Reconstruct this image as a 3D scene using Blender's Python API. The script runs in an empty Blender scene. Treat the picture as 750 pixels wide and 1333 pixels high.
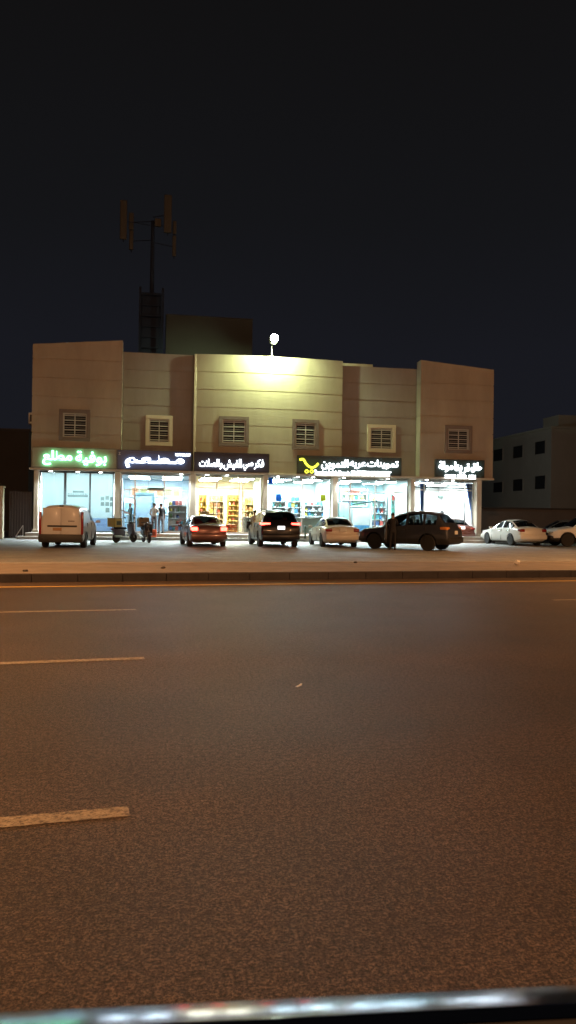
import bpy, bmesh, math, random
from mathutils import Vector, Matrix, noise
random.seed(7)
SC = bpy.context.scene
COL = SC.collection
PI = math.pi

# ---------------------------------------------------------------- camera
FPX = 980.0
H_EYE = 1.6
YAW, PITCH, ROLL = math.radians(9.5), 0.0036, 0.0145
Fv = Vector((math.sin(YAW) * math.cos(PITCH), math.cos(YAW) * math.cos(PITCH), math.sin(PITCH)))
R0 = Vector((math.cos(YAW), -math.sin(YAW), 0))
U0 = R0.cross(Fv)
Rv = R0 * math.cos(ROLL) + U0 * math.sin(ROLL)
Uv = U0 * math.cos(ROLL) - R0 * math.sin(ROLL)
EYE = Vector((0, 0, H_EYE))
cam_d = bpy.data.cameras.new('camera')
cam = bpy.data.objects.new('camera', cam_d)
COL.objects.link(cam)
M3 = Matrix((Rv, Uv, -Fv)).transposed()
cam.matrix_world = Matrix.Translation(EYE) @ M3.to_4x4()
cam_d.sensor_fit = 'VERTICAL'
cam_d.sensor_height = 36.0
cam_d.lens = FPX / 1333.0 * 36.0
cam_d.clip_start = 0.05
cam_d.clip_end = 2000
cam_d.dof.use_dof = True
cam_d.dof.focus_distance = 30.0
cam_d.dof.aperture_fstop = 8.0
SC.camera = cam

# ---------------------------------------------------------------- night sky
w = bpy.data.worlds.new('World'); SC.world = w; w.use_nodes = True
nt = w.node_tree; nt.nodes.clear()
wo = nt.nodes.new('ShaderNodeOutputWorld'); bg = nt.nodes.new('ShaderNodeBackground')
tc = nt.nodes.new('ShaderNodeTexCoord'); sp = nt.nodes.new('ShaderNodeSeparateXYZ')
rp = nt.nodes.new('ShaderNodeValToRGB')
nz = nt.nodes.new('ShaderNodeTexNoise'); nz.inputs['Scale'].default_value = 2.2; nz.inputs['Detail'].default_value = 4
mad = nt.nodes.new('ShaderNodeMath'); mad.operation = 'MULTIPLY_ADD'; mad.inputs[1].default_value = 0.12
nt.links.new(tc.outputs['Generated'], sp.inputs[0]); nt.links.new(tc.outputs['Generated'], nz.inputs['Vector'])
nt.links.new(nz.outputs['Fac'], mad.inputs[0]); nt.links.new(sp.outputs['Z'], mad.inputs[2])
nt.links.new(mad.outputs[0], rp.inputs[0]); nt.links.new(rp.outputs[0], bg.inputs[0]); nt.links.new(bg.outputs[0], wo.inputs[0])
cr = rp.color_ramp
cr.elements[0].position = 0.05; cr.elements[0].color = (0.0086, 0.0091, 0.0125, 1)
cr.elements[1].position = 0.62; cr.elements[1].color = (0.0052, 0.0050, 0.0054, 1)
e = cr.elements.new(0.27); e.color = (0.0080, 0.0084, 0.0117, 1)
e = cr.elements.new(0.42); e.color = (0.0063, 0.0065, 0.0078, 1)
bg.inputs[1].default_value = 1.0
SC.view_settings.view_transform = 'Standard'; SC.view_settings.look = 'None'
SC.view_settings.exposure = 0.14; SC.view_settings.gamma = 1.0
SC.cycles.use_denoising = True
SC.cycles.max_bounces = 6; SC.cycles.transparent_max_bounces = 12
SC.cycles.sample_clamp_indirect = 4.0
SC.cycles.caustics_reflective = False; SC.cycles.caustics_refractive = False

# ---------------------------------------------------------------- pixel -> world
def ray(px, py): return Fv + Rv * ((px - 375) / FPX) + Uv * ((666.5 - py) / FPX)
def onY(px, py, Y):
    d = ray(px, py); return EYE + d * (Y / d.y)
def onZ(px, py, z=0.0):
    d = ray(px, py); return EYE + d * ((z - H_EYE) / d.z)

# ---------------------------------------------------------------- materials
MATS = {}
def mat(name, col, rough=0.6, metal=0.0, emit=None, es=0.0, var=0.0, vscale=3.0, bump=0.0, bscale=40.0, coat=0.0, spec=None, objcol=False, stretch=None):
    if name in MATS: return MATS[name]
    m = bpy.data.materials.new(name); m.use_nodes = True; MATS[name] = m
    t = m.node_tree; b = t.nodes['Principled BSDF']
    b.inputs['Roughness'].default_value = rough; b.inputs['Metallic'].default_value = metal
    b.inputs['Coat Weight'].default_value = coat
    if spec is not None: b.inputs['Specular IOR Level'].default_value = spec
    c4 = (*col, 1)
    b.inputs['Base Color'].default_value = c4
    src = None
    if objcol:
        oi = t.nodes.new('ShaderNodeObjectInfo'); t.links.new(oi.outputs['Color'], b.inputs['Base Color'])
    if var or bump:
        co = t.nodes.new('ShaderNodeTexCoord'); mp = t.nodes.new('ShaderNodeMapping')
        if stretch: mp.inputs['Scale'].default_value = stretch
        t.links.new(co.outputs['Object'], mp.inputs[0])
    if var and not objcol:
        n = t.nodes.new('ShaderNodeTexNoise'); n.inputs['Scale'].default_value = vscale; n.inputs['Detail'].default_value = 6
        n.inputs['Roughness'].default_value = 0.65
        t.links.new(mp.outputs[0], n.inputs['Vector'])
        r = t.nodes.new('ShaderNodeMapRange'); r.inputs[1].default_value = 0.3; r.inputs[2].default_value = 0.7
        r.inputs[3].default_value = 1 - var; r.inputs[4].default_value = 1 + var
        mx = t.nodes.new('ShaderNodeVectorMath'); mx.operation = 'SCALE'; mx.inputs[0].default_value = col
        t.links.new(n.outputs['Fac'], r.inputs[0]); t.links.new(r.outputs[0], mx.inputs['Scale'])
        t.links.new(mx.outputs[0], b.inputs['Base Color'])
    if bump:
        n2 = t.nodes.new('ShaderNodeTexNoise'); n2.inputs['Scale'].default_value = bscale; n2.inputs['Detail'].default_value = 3
        bp = t.nodes.new('ShaderNodeBump'); bp.inputs['Strength'].default_value = bump; bp.inputs['Distance'].default_value = 0.02
        t.links.new(mp.outputs[0], n2.inputs['Vector']); t.links.new(n2.outputs['Fac'], bp.inputs['Height']); t.links.new(bp.outputs[0], b.inputs['Normal'])
    if emit:
        b.inputs['Emission Color'].default_value = (*emit, 1); b.inputs['Emission Strength'].default_value = es
    return m

def glass(name, tint=(0.9, 0.95, 0.95), gloss=0.06, rough=0.02):
    if name in MATS: return MATS[name]
    m = bpy.data.materials.new(name); m.use_nodes = True; MATS[name] = m
    t = m.node_tree; t.nodes.clear()
    o = t.nodes.new('ShaderNodeOutputMaterial'); mx = t.nodes.new('ShaderNodeMixShader')
    tr = t.nodes.new('ShaderNodeBsdfTransparent'); tr.inputs[0].default_value = (*tint, 1)
    g = t.nodes.new('ShaderNodeBsdfGlossy'); g.inputs['Roughness'].default_value = rough
    fr = t.nodes.new('ShaderNodeFresnel'); fr.inputs[0].default_value = 1.45
    ad = t.nodes.new('ShaderNodeMath'); ad.operation = 'ADD'; ad.inputs[1].default_value = gloss - 0.03; ad.use_clamp = True
    t.links.new(fr.outputs[0], ad.inputs[0]); t.links.new(ad.outputs[0], mx.inputs[0])
    t.links.new(tr.outputs[0], mx.inputs[1]); t.links.new(g.outputs[0], mx.inputs[2]); t.links.new(mx.outputs[0], o.inputs[0])
    return m

def film(name, col, trans=0.5):
    """frosted film: diffuse + translucent, lit from inside by the room's own lamps"""
    if name in MATS: return MATS[name]
    m = bpy.data.materials.new(name); m.use_nodes = True; MATS[name] = m
    t = m.node_tree; t.nodes.clear()
    o = t.nodes.new('ShaderNodeOutputMaterial'); mx = t.nodes.new('ShaderNodeMixShader'); mx.inputs[0].default_value = trans
    d = t.nodes.new('ShaderNodeBsdfDiffuse'); d.inputs[0].default_value = (*col, 1)
    tl = t.nodes.new('ShaderNodeBsdfTranslucent'); tl.inputs[0].default_value = (*col, 1)
    t.links.new(d.outputs[0], mx.inputs[1]); t.links.new(tl.outputs[0], mx.inputs[2]); t.links.new(mx.outputs[0], o.inputs[0])
    return m

def emis(name, col, s): return mat(name, (0.02, 0.02, 0.02), emit=col, es=s, rough=0.5)

def asphalt(name, base, rough, grain=1.0, track=0.12):
    m = bpy.data.materials.new(name); m.use_nodes = True; MATS[name] = m
    t = m.node_tree; b = t.nodes['Principled BSDF']; b.inputs['Specular IOR Level'].default_value = 0.42
    co = t.nodes.new('ShaderNodeTexCoord')
    def N(scale, detail=2, stretch=(1, 1, 1), rgh=0.6):
        mp = t.nodes.new('ShaderNodeMapping'); mp.inputs['Scale'].default_value = stretch; mp.inputs['Rotation'].default_value = (0, 0, -math.radians(6) if stretch[0] < 1 else 0)
        n = t.nodes.new('ShaderNodeTexNoise'); n.inputs['Scale'].default_value = scale; n.inputs['Detail'].default_value = detail
        n.inputs['Roughness'].default_value = rgh
        t.links.new(co.outputs['Object'], mp.inputs[0]); t.links.new(mp.outputs[0], n.inputs['Vector']); return n
    def MR(src, a, bb, c, d):
        r = t.nodes.new('ShaderNodeMapRange'); r.inputs[1].default_value = a; r.inputs[2].default_value = bb
        r.inputs[3].default_value = c; r.inputs[4].default_value = d; t.links.new(src, r.inputs[0]); return r.outputs[0]
    def MUL(a, bb):
        q = t.nodes.new('ShaderNodeMath'); q.operation = 'MULTIPLY'; t.links.new(a, q.inputs[0]); t.links.new(bb, q.inputs[1]); return q.outputs[0]
    fine = N(75, 3, rgh=0.85); chips = N(26, 4, rgh=0.85); big = N(0.35, 5, (0.10, 1, 1)); blot = N(0.9, 4)
    v = MUL(MR(fine.outputs['Fac'], 0.42, 0.60, 1 - 0.88 * grain, 1 + 1.9 * grain), MR(big.outputs['Fac'], 0.3, 0.7, 1 - track, 1 + track))
    v = MUL(v, MR(chips.outputs['Fac'], 0.41, 0.59, 1 - 0.55 * grain, 1 + 0.75 * grain))
    v = MUL(v, MR(blot.outputs['Fac'], 0.3, 0.7, 0.8, 1.18))
    sc = t.nodes.new('ShaderNodeVectorMath'); sc.operation = 'SCALE'; sc.inputs[0].default_value = base
    t.links.new(v, sc.inputs['Scale']); t.links.new(sc.outputs[0], b.inputs['Base Color'])
    t.links.new(MR(big.outputs['Fac'], 0.3, 0.7, rough - 0.07, rough + 0.07), b.inputs['Roughness'])
    bp = t.nodes.new('ShaderNodeBump'); bp.inputs['Strength'].default_value = 0.9 * grain; bp.inputs['Distance'].default_value = 0.02
    ad = t.nodes.new('ShaderNodeMath'); ad.operation = 'ADD'
    t.links.new(fine.outputs['Fac'], ad.inputs[0]); t.links.new(chips.outputs['Fac'], ad.inputs[1])
    t.links.new(ad.outputs[0], bp.inputs['Height']); t.links.new(bp.outputs[0], b.inputs['Normal'])
    return m

# ---------------------------------------------------------------- object helpers
def tag(o, label=None, cat=None, group=None, kind=None):
    if label: o['label'] = label
    if cat: o['category'] = cat
    if group: o['group'] = group
    if kind: o['kind'] = kind
    return o

def thing(name, label, cat, loc=(0, 0, 0), rz=0.0, group=None):
    o = bpy.data.objects.new(name, None); COL.objects.link(o)
    o.empty_display_size = 0.2
    o.location = loc; o.rotation_euler = (0, 0, rz)
    return tag(o, label, cat, group)

def copy_tree(o, parent=None):
    c = o.copy(); COL.objects.link(c); c.parent = parent
    for ch in list(o.children): copy_tree(ch, c)
    return c

class MB:
    def __init__(s): s.v = []; s.f = []; s.fm = []; s.m = 0
    def add(s, vs, fs, mi=None):
        o = len(s.v); s.v += [tuple(x) for x in vs]; s.f += [tuple(i + o for i in f) for f in fs]
        s.fm += [s.m if mi is None else mi] * len(fs); return s
    def box(s, c, d, rz=0.0, rx=0.0, ry=0.0, bev=0.0, mi=None):
        hx, hy, hz = d[0] / 2, d[1] / 2, d[2] / 2
        b = min(bev, hx * .9, hy * .9, hz * .9)
        rot = Matrix.Rotation(rz, 3, 'Z') @ Matrix.Rotation(ry, 3, 'Y') @ Matrix.Rotation(rx, 3, 'X')
        C = Vector(c)
        if b <= 0:
            vs = [Vector((x, y, z)) for x in (-hx, hx) for y in (-hy, hy) for z in (-hz, hz)]
            fs = [(0, 1, 3, 2), (4, 6, 7, 5), (0, 4, 5, 1), (2, 3, 7, 6), (0, 2, 6, 4), (1, 5, 7, 3)]
        else:
            bm = bmesh.new(); bmesh.ops.create_cube(bm, size=1.0)
            for q in bm.verts: q.co = Vector((q.co.x * 2 * hx, q.co.y * 2 * hy, q.co.z * 2 * hz))
            bmesh.ops.bevel(bm, geom=list(bm.edges), offset=b, segments=2, affect='EDGES', profile=0.5)
            bm.verts.index_update(); vs = [q.co.copy() for q in bm.verts]; fs = [tuple(q.index for q in f.verts) for f in bm.faces]; bm.free()
        return s.add([C + rot @ q for q in vs], fs, mi)
    def bb(s, x0, x1, y0, y1, z0, z1, bev=0.0, mi=None):
        return s.box(((x0 + x1) / 2, (y0 + y1) / 2, (z0 + z1) / 2), (abs(x1 - x0), abs(y1 - y0), abs(z1 - z0)), bev=bev, mi=mi)
    def tube(s, p, q, r, r2=None, n=10, mi=None):
        p = Vector(p); q = Vector(q); r2 = r if r2 is None else r2
        d = (q - p).normalized(); a = d.orthogonal().normalized(); b = d.cross(a)
        vs = []
        for (c, rr) in ((p, r), (q, r2)):
            for i in range(n):
                t = 2 * PI * i / n; vs.append(c + (a * math.cos(t) + b * math.sin(t)) * rr)
        fs = [(i, (i + 1) % n, n + (i + 1) % n, n + i) for i in range(n)] + [tuple(range(n - 1, -1, -1)), tuple(range(n, 2 * n))]
        return s.add(vs, fs, mi)
    def lathe(s, prof, c=(0, 0, 0), axis='Z', n=20, mi=None):
        vs = []; fs = []; c = Vector(c)
        for (r, h) in prof:
            for i in range(n):
                t = 2 * PI * i / n
                x, y, z = r * math.cos(t), r * math.sin(t), h
                v = Vector((x, y, z)) if axis == 'Z' else (Vector((x, z, y)) if axis == 'Y' else Vector((z, x, y)))
                vs.append(c + v)
        k = len(prof)
        for j in range(k - 1):
            for i in range(n): fs.append((j * n + i, j * n + (i + 1) % n, (j + 1) * n + (i + 1) % n, (j + 1) * n + i))
        fs.append(tuple(range(n))); fs.append(tuple(range((k - 1) * n, k * n)))
        return s.add(vs, fs, mi)
    def sphere(s, c, r, n=12, mi=None):
        m = n // 2; pr = [(max(1e-4, math.sin(PI * j / m)), -math.cos(PI * j / m)) for j in range(m + 1)]
        rr = r if isinstance(r, (tuple, list)) else (r, r, r); C = Vector(c); vs = []; fs = []
        for (a, h) in pr:
            for i in range(n):
                t = 2 * PI * i / n; vs.append(C + Vector((a * math.cos(t) * rr[0], a * math.sin(t) * rr[1], h * rr[2])))
        for j in range(m):
            for i in range(n): fs.append((j * n + i, j * n + (i + 1) % n, (j + 1) * n + (i + 1) % n, (j + 1) * n + i))
        return s.add(vs, fs, mi)
    def quad(s, a, b, c, d, mi=None): return s.add([a, b, c, d], [(0, 1, 2, 3)], mi)
    def build(s, name, m, parent=None, smooth=False, fix=True):
        me = bpy.data.meshes.new(name); me.from_pydata([tuple(x) for x in s.v], [], s.f)
        ms = m if isinstance(m, (list, tuple)) else [m]
        for q in ms: me.materials.append(q)
        for p, i in zip(me.polygons, s.fm): p.material_index = min(i, len(ms) - 1)
        if fix:
            bm = bmesh.new(); bm.from_mesh(me); bmesh.ops.recalc_face_normals(bm, faces=bm.faces); bm.to_mesh(me); bm.free()
        if smooth:
            for p in me.polygons: p.use_smooth = True
            try: me.set_sharp_from_angle(angle=math.radians(38))
            except Exception: pass
        o = bpy.data.objects.new(name, me); COL.objects.link(o)
        if parent: o.parent = parent
        return o

# ---------------------------------------------------------------- setting: ground and road
RA = math.radians(6.0)                 # the road runs 6 degrees off the building line
RE = Vector((math.cos(RA), math.sin(RA), 0)); RN = Vector((-math.sin(RA), math.cos(RA), 0))
def road_n(px, py, z=0.0): return onZ(px, py, z).dot(RN)
N_KERB = road_n(375, 755.0); N_KERB_TOP = N_KERB + 0.12; N_WALK_FAR = road_n(375, 732.5, 0.19)
LOT_Z, WALK_Z = 0.06, 0.19
def rq(a0, a1, n0, n1, z): return [RE * a0 + RN * n0 + Vector((0, 0, z)), RE * a1 + RN * n0 + Vector((0, 0, z)), RE * a1 + RN * n1 + Vector((0, 0, z)), RE * a0 + RN * n1 + Vector((0, 0, z))]
def rbox(mb, a0, a1, n0, n1, z0, z1, bev=0.0):
    c = RE * ((a0 + a1) / 2) + RN * ((n0 + n1) / 2); return mb.box((c.x, c.y, (z0 + z1) / 2), (a1 - a0, n1 - n0, z1 - z0), rz=RA, bev=bev)

m_ground = mat('sandy_ground', (0.16, 0.13, 0.10), rough=0.95, var=0.25, vscale=0.6, bump=0.4, bscale=20)
m_road = asphalt('road_asphalt', (0.060, 0.041, 0.031), 0.50, 0.9, 0.36)
m_lot = asphalt('lot_asphalt', (0.235, 0.235, 0.23), 0.62, 0.35, 0.25)
m_walk = mat('paving_concrete', (0.24, 0.20, 0.165), rough=0.85, var=0.2, vscale=1.5, bump=0.3, bscale=30)
m_kerb = mat('kerb_stone', (0.055, 0.048, 0.044), rough=0.85, var=0.25, vscale=2, bump=0.3, bscale=30)
m_line_y = mat('yellow_road_paint', (0.78, 0.50, 0.13), rough=0.55, var=0.25, vscale=9, bump=0.3, bscale=90)
m_line_w = mat('worn_lane_paint', (0.40, 0.33, 0.24), rough=0.6, var=0.3, vscale=14, bump=0.5, bscale=90)

for m_ in (m_line_w, m_line_y):
    t_ = m_.node_tree; b_ = t_.nodes['Principled BSDF']; lk = b_.inputs['Base Color'].links[0]; src = lk.from_socket
    co = t_.nodes.new('ShaderNodeTexCoord'); n1 = t_.nodes.new('ShaderNodeTexNoise'); n1.inputs['Scale'].default_value = 28; n1.inputs['Detail'].default_value = 6; n1.inputs['Roughness'].default_value = .8
    mr = t_.nodes.new('ShaderNodeMapRange'); mr.inputs[1].default_value = .40 if m_ is m_line_w else .34; mr.inputs[2].default_value = .52 if m_ is m_line_w else .44
    mx = t_.nodes.new('ShaderNodeMix'); mx.data_type = 'RGBA'; mx.inputs[6].default_value = (.10, .08, .065, 1)
    t_.links.new(co.outputs['Object'], n1.inputs['Vector']); t_.links.new(n1.outputs['Fac'], mr.inputs[0]); t_.links.new(mr.outputs[0], mx.inputs[0]); t_.links.new(src, mx.inputs[7]); t_.links.new(mx.outputs[2], b_.inputs['Base Color'])
g = MB(); g.quad((-600, -60, -0.02), (600, -60, -0.02), (600, 900, -0.02), (-600, 900, -0.02)); tag(g.build('ground', m_ground), kind='structure')
g = MB(); g.add(rq(-150, 200, -7, N_KERB, 0.0), [(0, 1, 2, 3)]); tag(g.build('road', m_road), kind='structure')
g = MB(); g.add(rq(-150, 200, N_WALK_FAR, N_WALK_FAR + 40, LOT_Z), [(0, 1, 2, 3)])
o = g.build('parking_lot', m_lot); tag(o, kind='structure')
# kerb as separate stones merged in one run, with joints
g = MB()
a = -40.0
while a < 60:
    rbox(g, a, a + 0.993, N_KERB, N_KERB + 0.14, -0.01, WALK_Z + 0.004, bev=0.018); a += 1.0
rbox(g, -150, -40.02, N_KERB, N_KERB + 0.14, -0.01, WALK_Z); rbox(g, 60.02, 200, N_KERB, N_KERB + 0.14, -0.01, WALK_Z)
tag(g.build('kerb', m_kerb), kind='structure')
g = MB(); rbox(g, -150, 200, N_KERB + 0.145, N_WALK_FAR, 0.0, WALK_Z)
# a rear kerb edge between the strip and the lot
tag(g.build('sidewalk', m_walk), kind='structure')
g = MB(); rbox(g, -150, 200, N_WALK_FAR + 0.003, N_WALK_FAR + 0.15, 0.0, WALK_Z + 0.02, bev=0.01)
tag(g.build('lot_kerb', mat('pale_kerb', (0.33, 0.31, 0.28), rough=0.85, var=0.2, vscale=3)), kind='structure')
nyl = road_n(375, 760.3)
g = MB(); g.add(rq(-150, 200, nyl - 0.07, nyl + 0.07, 0.004), [(0, 1, 2, 3)])
tag(g.build('edge_line', m_line_y), kind='structure')
# lane dashes
g = MB()
for (px, pyc, wd, a_len, right) in ((177, 793.7, 0.13, 3.2, True), (188, 857.0, 0.13, 3.0, True), (168, 1056.5, 0.135, 3.0, True), (720, 781.3, 0.13, 3.2, False)):
    p = onZ(px, pyc); a0 = p.dot(RE); n0 = p.dot(RN)
    if right: a0, a1 = a0 - a_len, a0
    else: a1 = a0 + a_len
    # ragged, worn ends and edges
    k = 40; vs = []; fs = []
    for i in range(k + 1):
        aa = a0 + (a1 - a0) * i / k
        for sgn in (-1, 1):
            nn = n0 + sgn * (wd / 2 + 0.006 * noise.noise(Vector((aa * 9, sgn * 5, n0))))
            q = RE * aa + RN * nn; vs.append((q.x, q.y, 0.004))
    for i in range(k): fs.append((2 * i, 2 * i + 2, 2 * i + 3, 2 * i + 1))
    g.add(vs, fs)
tag(g.build('lane_marking', m_line_w), kind='structure')

# ---------------------------------------------------------------- commercial building
YF, YR, YC, YA = 43.6, 44.35, 44.0, 43.66       # block fronts, recessed bays, centre block's corners and apex
ZB, ZS = 4.02, 3.90                             # bottom of upper walls; bottom of the slab edge strip
ZP = 0.42                                       # plinth
YG = 44.30                                      # shop glazing
def X(px, Y, py=570): return onY(px, py, Y).x
xL0, xL1 = X(41, YF), X(158, YF)
xC0, xC1 = X(252.5, YC), X(445, YC)
xR0, xR1 = X(547, YF), X(642, YF)
m_tan = mat('tan_render', (0.40, 0.345, 0.275), rough=0.9, var=0.14, vscale=0.8, bump=0.25, bscale=60, stretch=(1, 1, .3))
m_taupe = mat('taupe_render', (0.29, 0.262, 0.24), rough=0.9, var=0.14, vscale=0.8, bump=0.25, bscale=60, stretch=(1, 1, .3))
m_beige = mat('beige_render', (0.43, 0.385, 0.29), rough=0.9, var=0.12, vscale=0.8, bump=0.25, bscale=60, stretch=(1, 1, .3))
m_cream = mat('cream_trim', (0.62, 0.56, 0.44), rough=0.75, var=0.06, vscale=2, bump=0.15, bscale=60)
m_brown = mat('brown_trim', (0.20, 0.155, 0.135), rough=0.85, var=0.08, vscale=3, bump=0.2, bscale=60)
m_dark = mat('dark_metal', (0.03, 0.03, 0.032), rough=0.5)
m_slab = mat('pale_slab', (0.60, 0.55, 0.46), rough=0.8, var=0.08, vscale=2)
m_grey_w = mat('grey_render', (0.2, 0.19, 0.18), rough=0.95, var=0.1, vscale=0.5)
m_white = mat('white_paint', (0.78, 0.78, 0.76), rough=0.6, var=0.05, vscale=1)
m_alu = mat('aluminium', (0.55, 0.56, 0.56), rough=0.35, metal=0.8)
m_glass = glass('shop_glass')

bld = thing('commercial_building', 'two storey building of tan and beige rendered blocks above a row of six lit shops', 'building', (xL0, YF, 0))
def toL(o):                      # part built in world coordinates, parented to the building
    o.parent = bld; o.matrix_parent_inverse = Matrix.Translation((-xL0, -YF, 0)); return o

def path_wall(name, pts, ztop, m, joints, holes=(), z0=ZB, gd=0.030, gh=0.05):
    """rendered wall along a plan path with recessed joints and window holes.  ztop: list per point"""
    P = [Vector((p[0], p[1])) for p in pts]
    # insert hole edges
    ex = []
    for i in range(len(P) - 1):
        ex.append((P[i], ztop[i]))
        a, b = P[i], P[i + 1]
        if abs(b.x - a.x) > 1e-4:
            ts = sorted((hx - a.x) / (b.x - a.x) for h in holes for hx in (h[0], h[1]) if 1e-4 < (hx - a.x) / (b.x - a.x) < 1 - 1e-4)
            for t in ts: ex.append((a.lerp(b, t), ztop[i] * (1 - t) + ztop[i + 1] * t))
    ex.append((P[-1], ztop[-1]))
    n = len(ex)
    nor = []
    for i in range(n):
        a = ex[max(0, i - 1)][0]; b = ex[min(n - 1, i + 1)][0]
        c = ex[i][0]
        d1 = (c - a).normalized() if (c - a).length > 1e-6 else (b - c).normalized()
        d2 = (b - c).normalized() if (b - c).length > 1e-6 else d1
        n1 = Vector((d1.y, -d1.x)); n2 = Vector((d2.y, -d2.x)); s = (n1 + n2)
        if s.length < 1e-6: s = n1
        s.normalize(); s = s / max(0.35, s.dot(n1)); nor.append(s)
    lv = {z0}
    gr = []
    for j in joints:
        lv |= {j - gh / 2, j + gh / 2}; gr.append((j - gh / 2, j + gh / 2))
    for h in holes: lv |= {h[2], h[3]}
    lv = sorted(lv)
    rows = [(lv[i], lv[i + 1]) for i in range(len(lv) - 1)] + [(lv[-1], None)]
    mb = MB()
    def off(r):
        if r[1] is None: return 0.0
        mid = (r[0] + r[1]) / 2; return -gd if any(a < mid < b for a, b in gr) else 0.0
    for i in range(n - 1):
        (pa, za), (pb, zb) = ex[i], ex[i + 1]; mx = (pa.x + pb.x) / 2
        po = None
        for r in rows:
            o_ = off(r)
            t0 = (r[1] or 0)
            A = pa + nor[i] * o_; B = pb + nor[i + 1] * o_
            zmid = (r[0] + (r[1] if r[1] is not None else r[0] + 0.1)) / 2
            hole = any(h[0] < mx < h[1] and h[2] < zmid < h[3] for h in holes) and abs(pb.x - pa.x) > 1e-4
            if not hole:
                ta = r[1] if r[1] is not None else za; tb = r[1] if r[1] is not None else zb
                mb.quad((A.x, A.y, r[0]), (B.x, B.y, r[0]), (B.x, B.y, tb), (A.x, A.y, ta))
            if po is not None and abs(po - o_) > 1e-6:
                A0 = pa + nor[i] * po; B0 = pb + nor[i + 1] * po
                mb.quad((A0.x, A0.y, r[0]), (B0.x, B0.y, r[0]), (B.x, B.y, r[0]), (A.x, A.y, r[0]))
            po = o_
        # parapet cap and bottom
        th = 0.25
        mb.quad((pa.x, pa.y, za), (pb.x, pb.y, zb), (pb.x - nor[i + 1].x * th, pb.y - nor[i + 1].y * th, zb), (pa.x - nor[i].x * th, pa.y - nor[i].y * th, za))
        mb.quad((pa.x - nor[i].x * th, pa.y - nor[i].y * th, z0), (pb.x - nor[i + 1].x * th, pb.y - nor[i + 1].y * th, z0), (pb.x - nor[i + 1].x * th, pb.y - nor[i + 1].y * th, zb), (pa.x - nor[i].x * th, pa.y - nor[i].y * th, za))
    return toL(mb.build(name, m, fix=False))

# upper windows: (px0, px1, py0, py1 of the surround, plane, trim material, wall)
WIN = [(77.0, 118.0, 533, 574, YF, m_brown), (189.5, 225.0, 541, 580.5, YR, m_cream), (285, 324, 542, 581.5, None, m_brown),
       (380, 415.5, 546, 585.5, None, m_brown), (478, 515, 553, 589, YR, m_cream), (579, 614.5, 554, 590, YF, m_brown)]
# centre block: bowed plan
def arc_y(x):
    xm = (xC0 + xC1) / 2; hw = (xC1 - xC0) / 2; s = YC - YA; Rr = (hw * hw + s * s) / (2 * s)
    return YA + Rr - math.sqrt(max(0, Rr * Rr - (x - xm) ** 2))
holes = {}
wins = []
for k, (a, b, c, d, Y, tm) in enumerate(WIN):
    if Y is None:
        Y = 43.75
        for _ in range(3): Y = arc_y(onY((a + b) / 2, (c + d) / 2, Y).x)
    pc = onY((a + b) / 2, (c + d) / 2, Y); xa = onY(a, (c + d) / 2, Y).x; xb = onY(b, (c + d) / 2, Y).x
    za = onY((a + b) / 2, d, Y).z; zb = onY((a + b) / 2, c, Y).z
    fw = 0.21
    wins.append((xa, xb, za, zb, Y, tm, fw)); holes[k] = (xa + fw, xb - fw, za + fw, zb - fw)

zL = (onY(41, 447.5, YF).z, onY(158, 443, YF).z)
JT = [onY(150, y, YF).z for y in (471, 495.5, 519.5, 543.5, 566.5)]
JT = [j for j in JT]
path_wall('wall', [(xL0, 58), (xL0, YF), (xL1, YF), (xL1, YR - 0.004)], [zL[0], zL[0], zL[1], zL[1]], m_tan, JT, [holes[0]])
zS = onY(205, 460.2, YR).z
JS = [zS - 1.02 * i for i in range(1, 6)]
path_wall('wall', [(xL1 - 0.3, YR), (xC0 + 0.3, YR)], [zS, zS], m_taupe, JS, [holes[1]])
zC = onY(350, 463.8, YA).z
JC = [zC - 1.03 * i for i in range(1, 7)]
kk = 16
cp = [(xC0, YR - 0.004)] + [(xC0 + (xC1 - xC0) * i / kk, arc_y(xC0 + (xC1 - xC0) * i / kk)) for i in range(kk + 1)] + [(xC1, YR - 0.004)]
path_wall('wall', cp, [zC] * len(cp), m_beige, JC, [holes[2], holes[3]])
zQ = onY(500, 478.5, YR).z
JQ = [zQ - 1.02 * i for i in range(1, 6)]
path_wall('wall', [(xC1 - 0.3, YR), (xR0 + 0.3, YR)], [zQ, zQ], m_taupe, JQ, [holes[4]])
zR = (onY(547, 468.5, YF).z, onY(642, 481.3, YF).z)
JR = [onY(600, y, YF).z for y in (500.5, 521.5, 543, 564.5, 587)]
path_wall('wall', [(xR0, YR - 0.004), (xR0, YF), (xR1, YF), (xR1, 58)], [zR[0], zR[0], zR[1], zR[1]], m_tan, JR, [holes[5]])
# ornamental lighter vertical edge at the centre block's left corner
mb = MB(); mb.bb(xC0 - 0.03, xC0 + 0.10, YC - 0.05, YC + 0.2, ZB, zC - 0.02, bev=0.01); toL(mb.build('corner_trim', m_cream))
# flat roof, raised roof room, back parapet
mb = MB(); mb.bb(xL0 + 0.26, xR1 - 0.26, YR + 0.26, 57.9, 9.2, 9.4); toL(mb.build('roof', m_grey_w))
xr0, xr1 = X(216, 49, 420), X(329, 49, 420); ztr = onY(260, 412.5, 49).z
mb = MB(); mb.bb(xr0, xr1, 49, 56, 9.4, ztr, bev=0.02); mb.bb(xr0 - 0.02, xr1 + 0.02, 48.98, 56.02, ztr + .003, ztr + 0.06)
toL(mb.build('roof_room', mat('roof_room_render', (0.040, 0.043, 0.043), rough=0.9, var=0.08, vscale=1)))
xb0, xb1 = X(440, 45.5, 475), X(485, 45.5, 475)
mb = MB(); mb.bb(xb0, xb1, 45.4, 45.65, 9.4, onY(465, 473.5, 45.4).z); toL(mb.build('parapet', m_beige))
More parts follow.
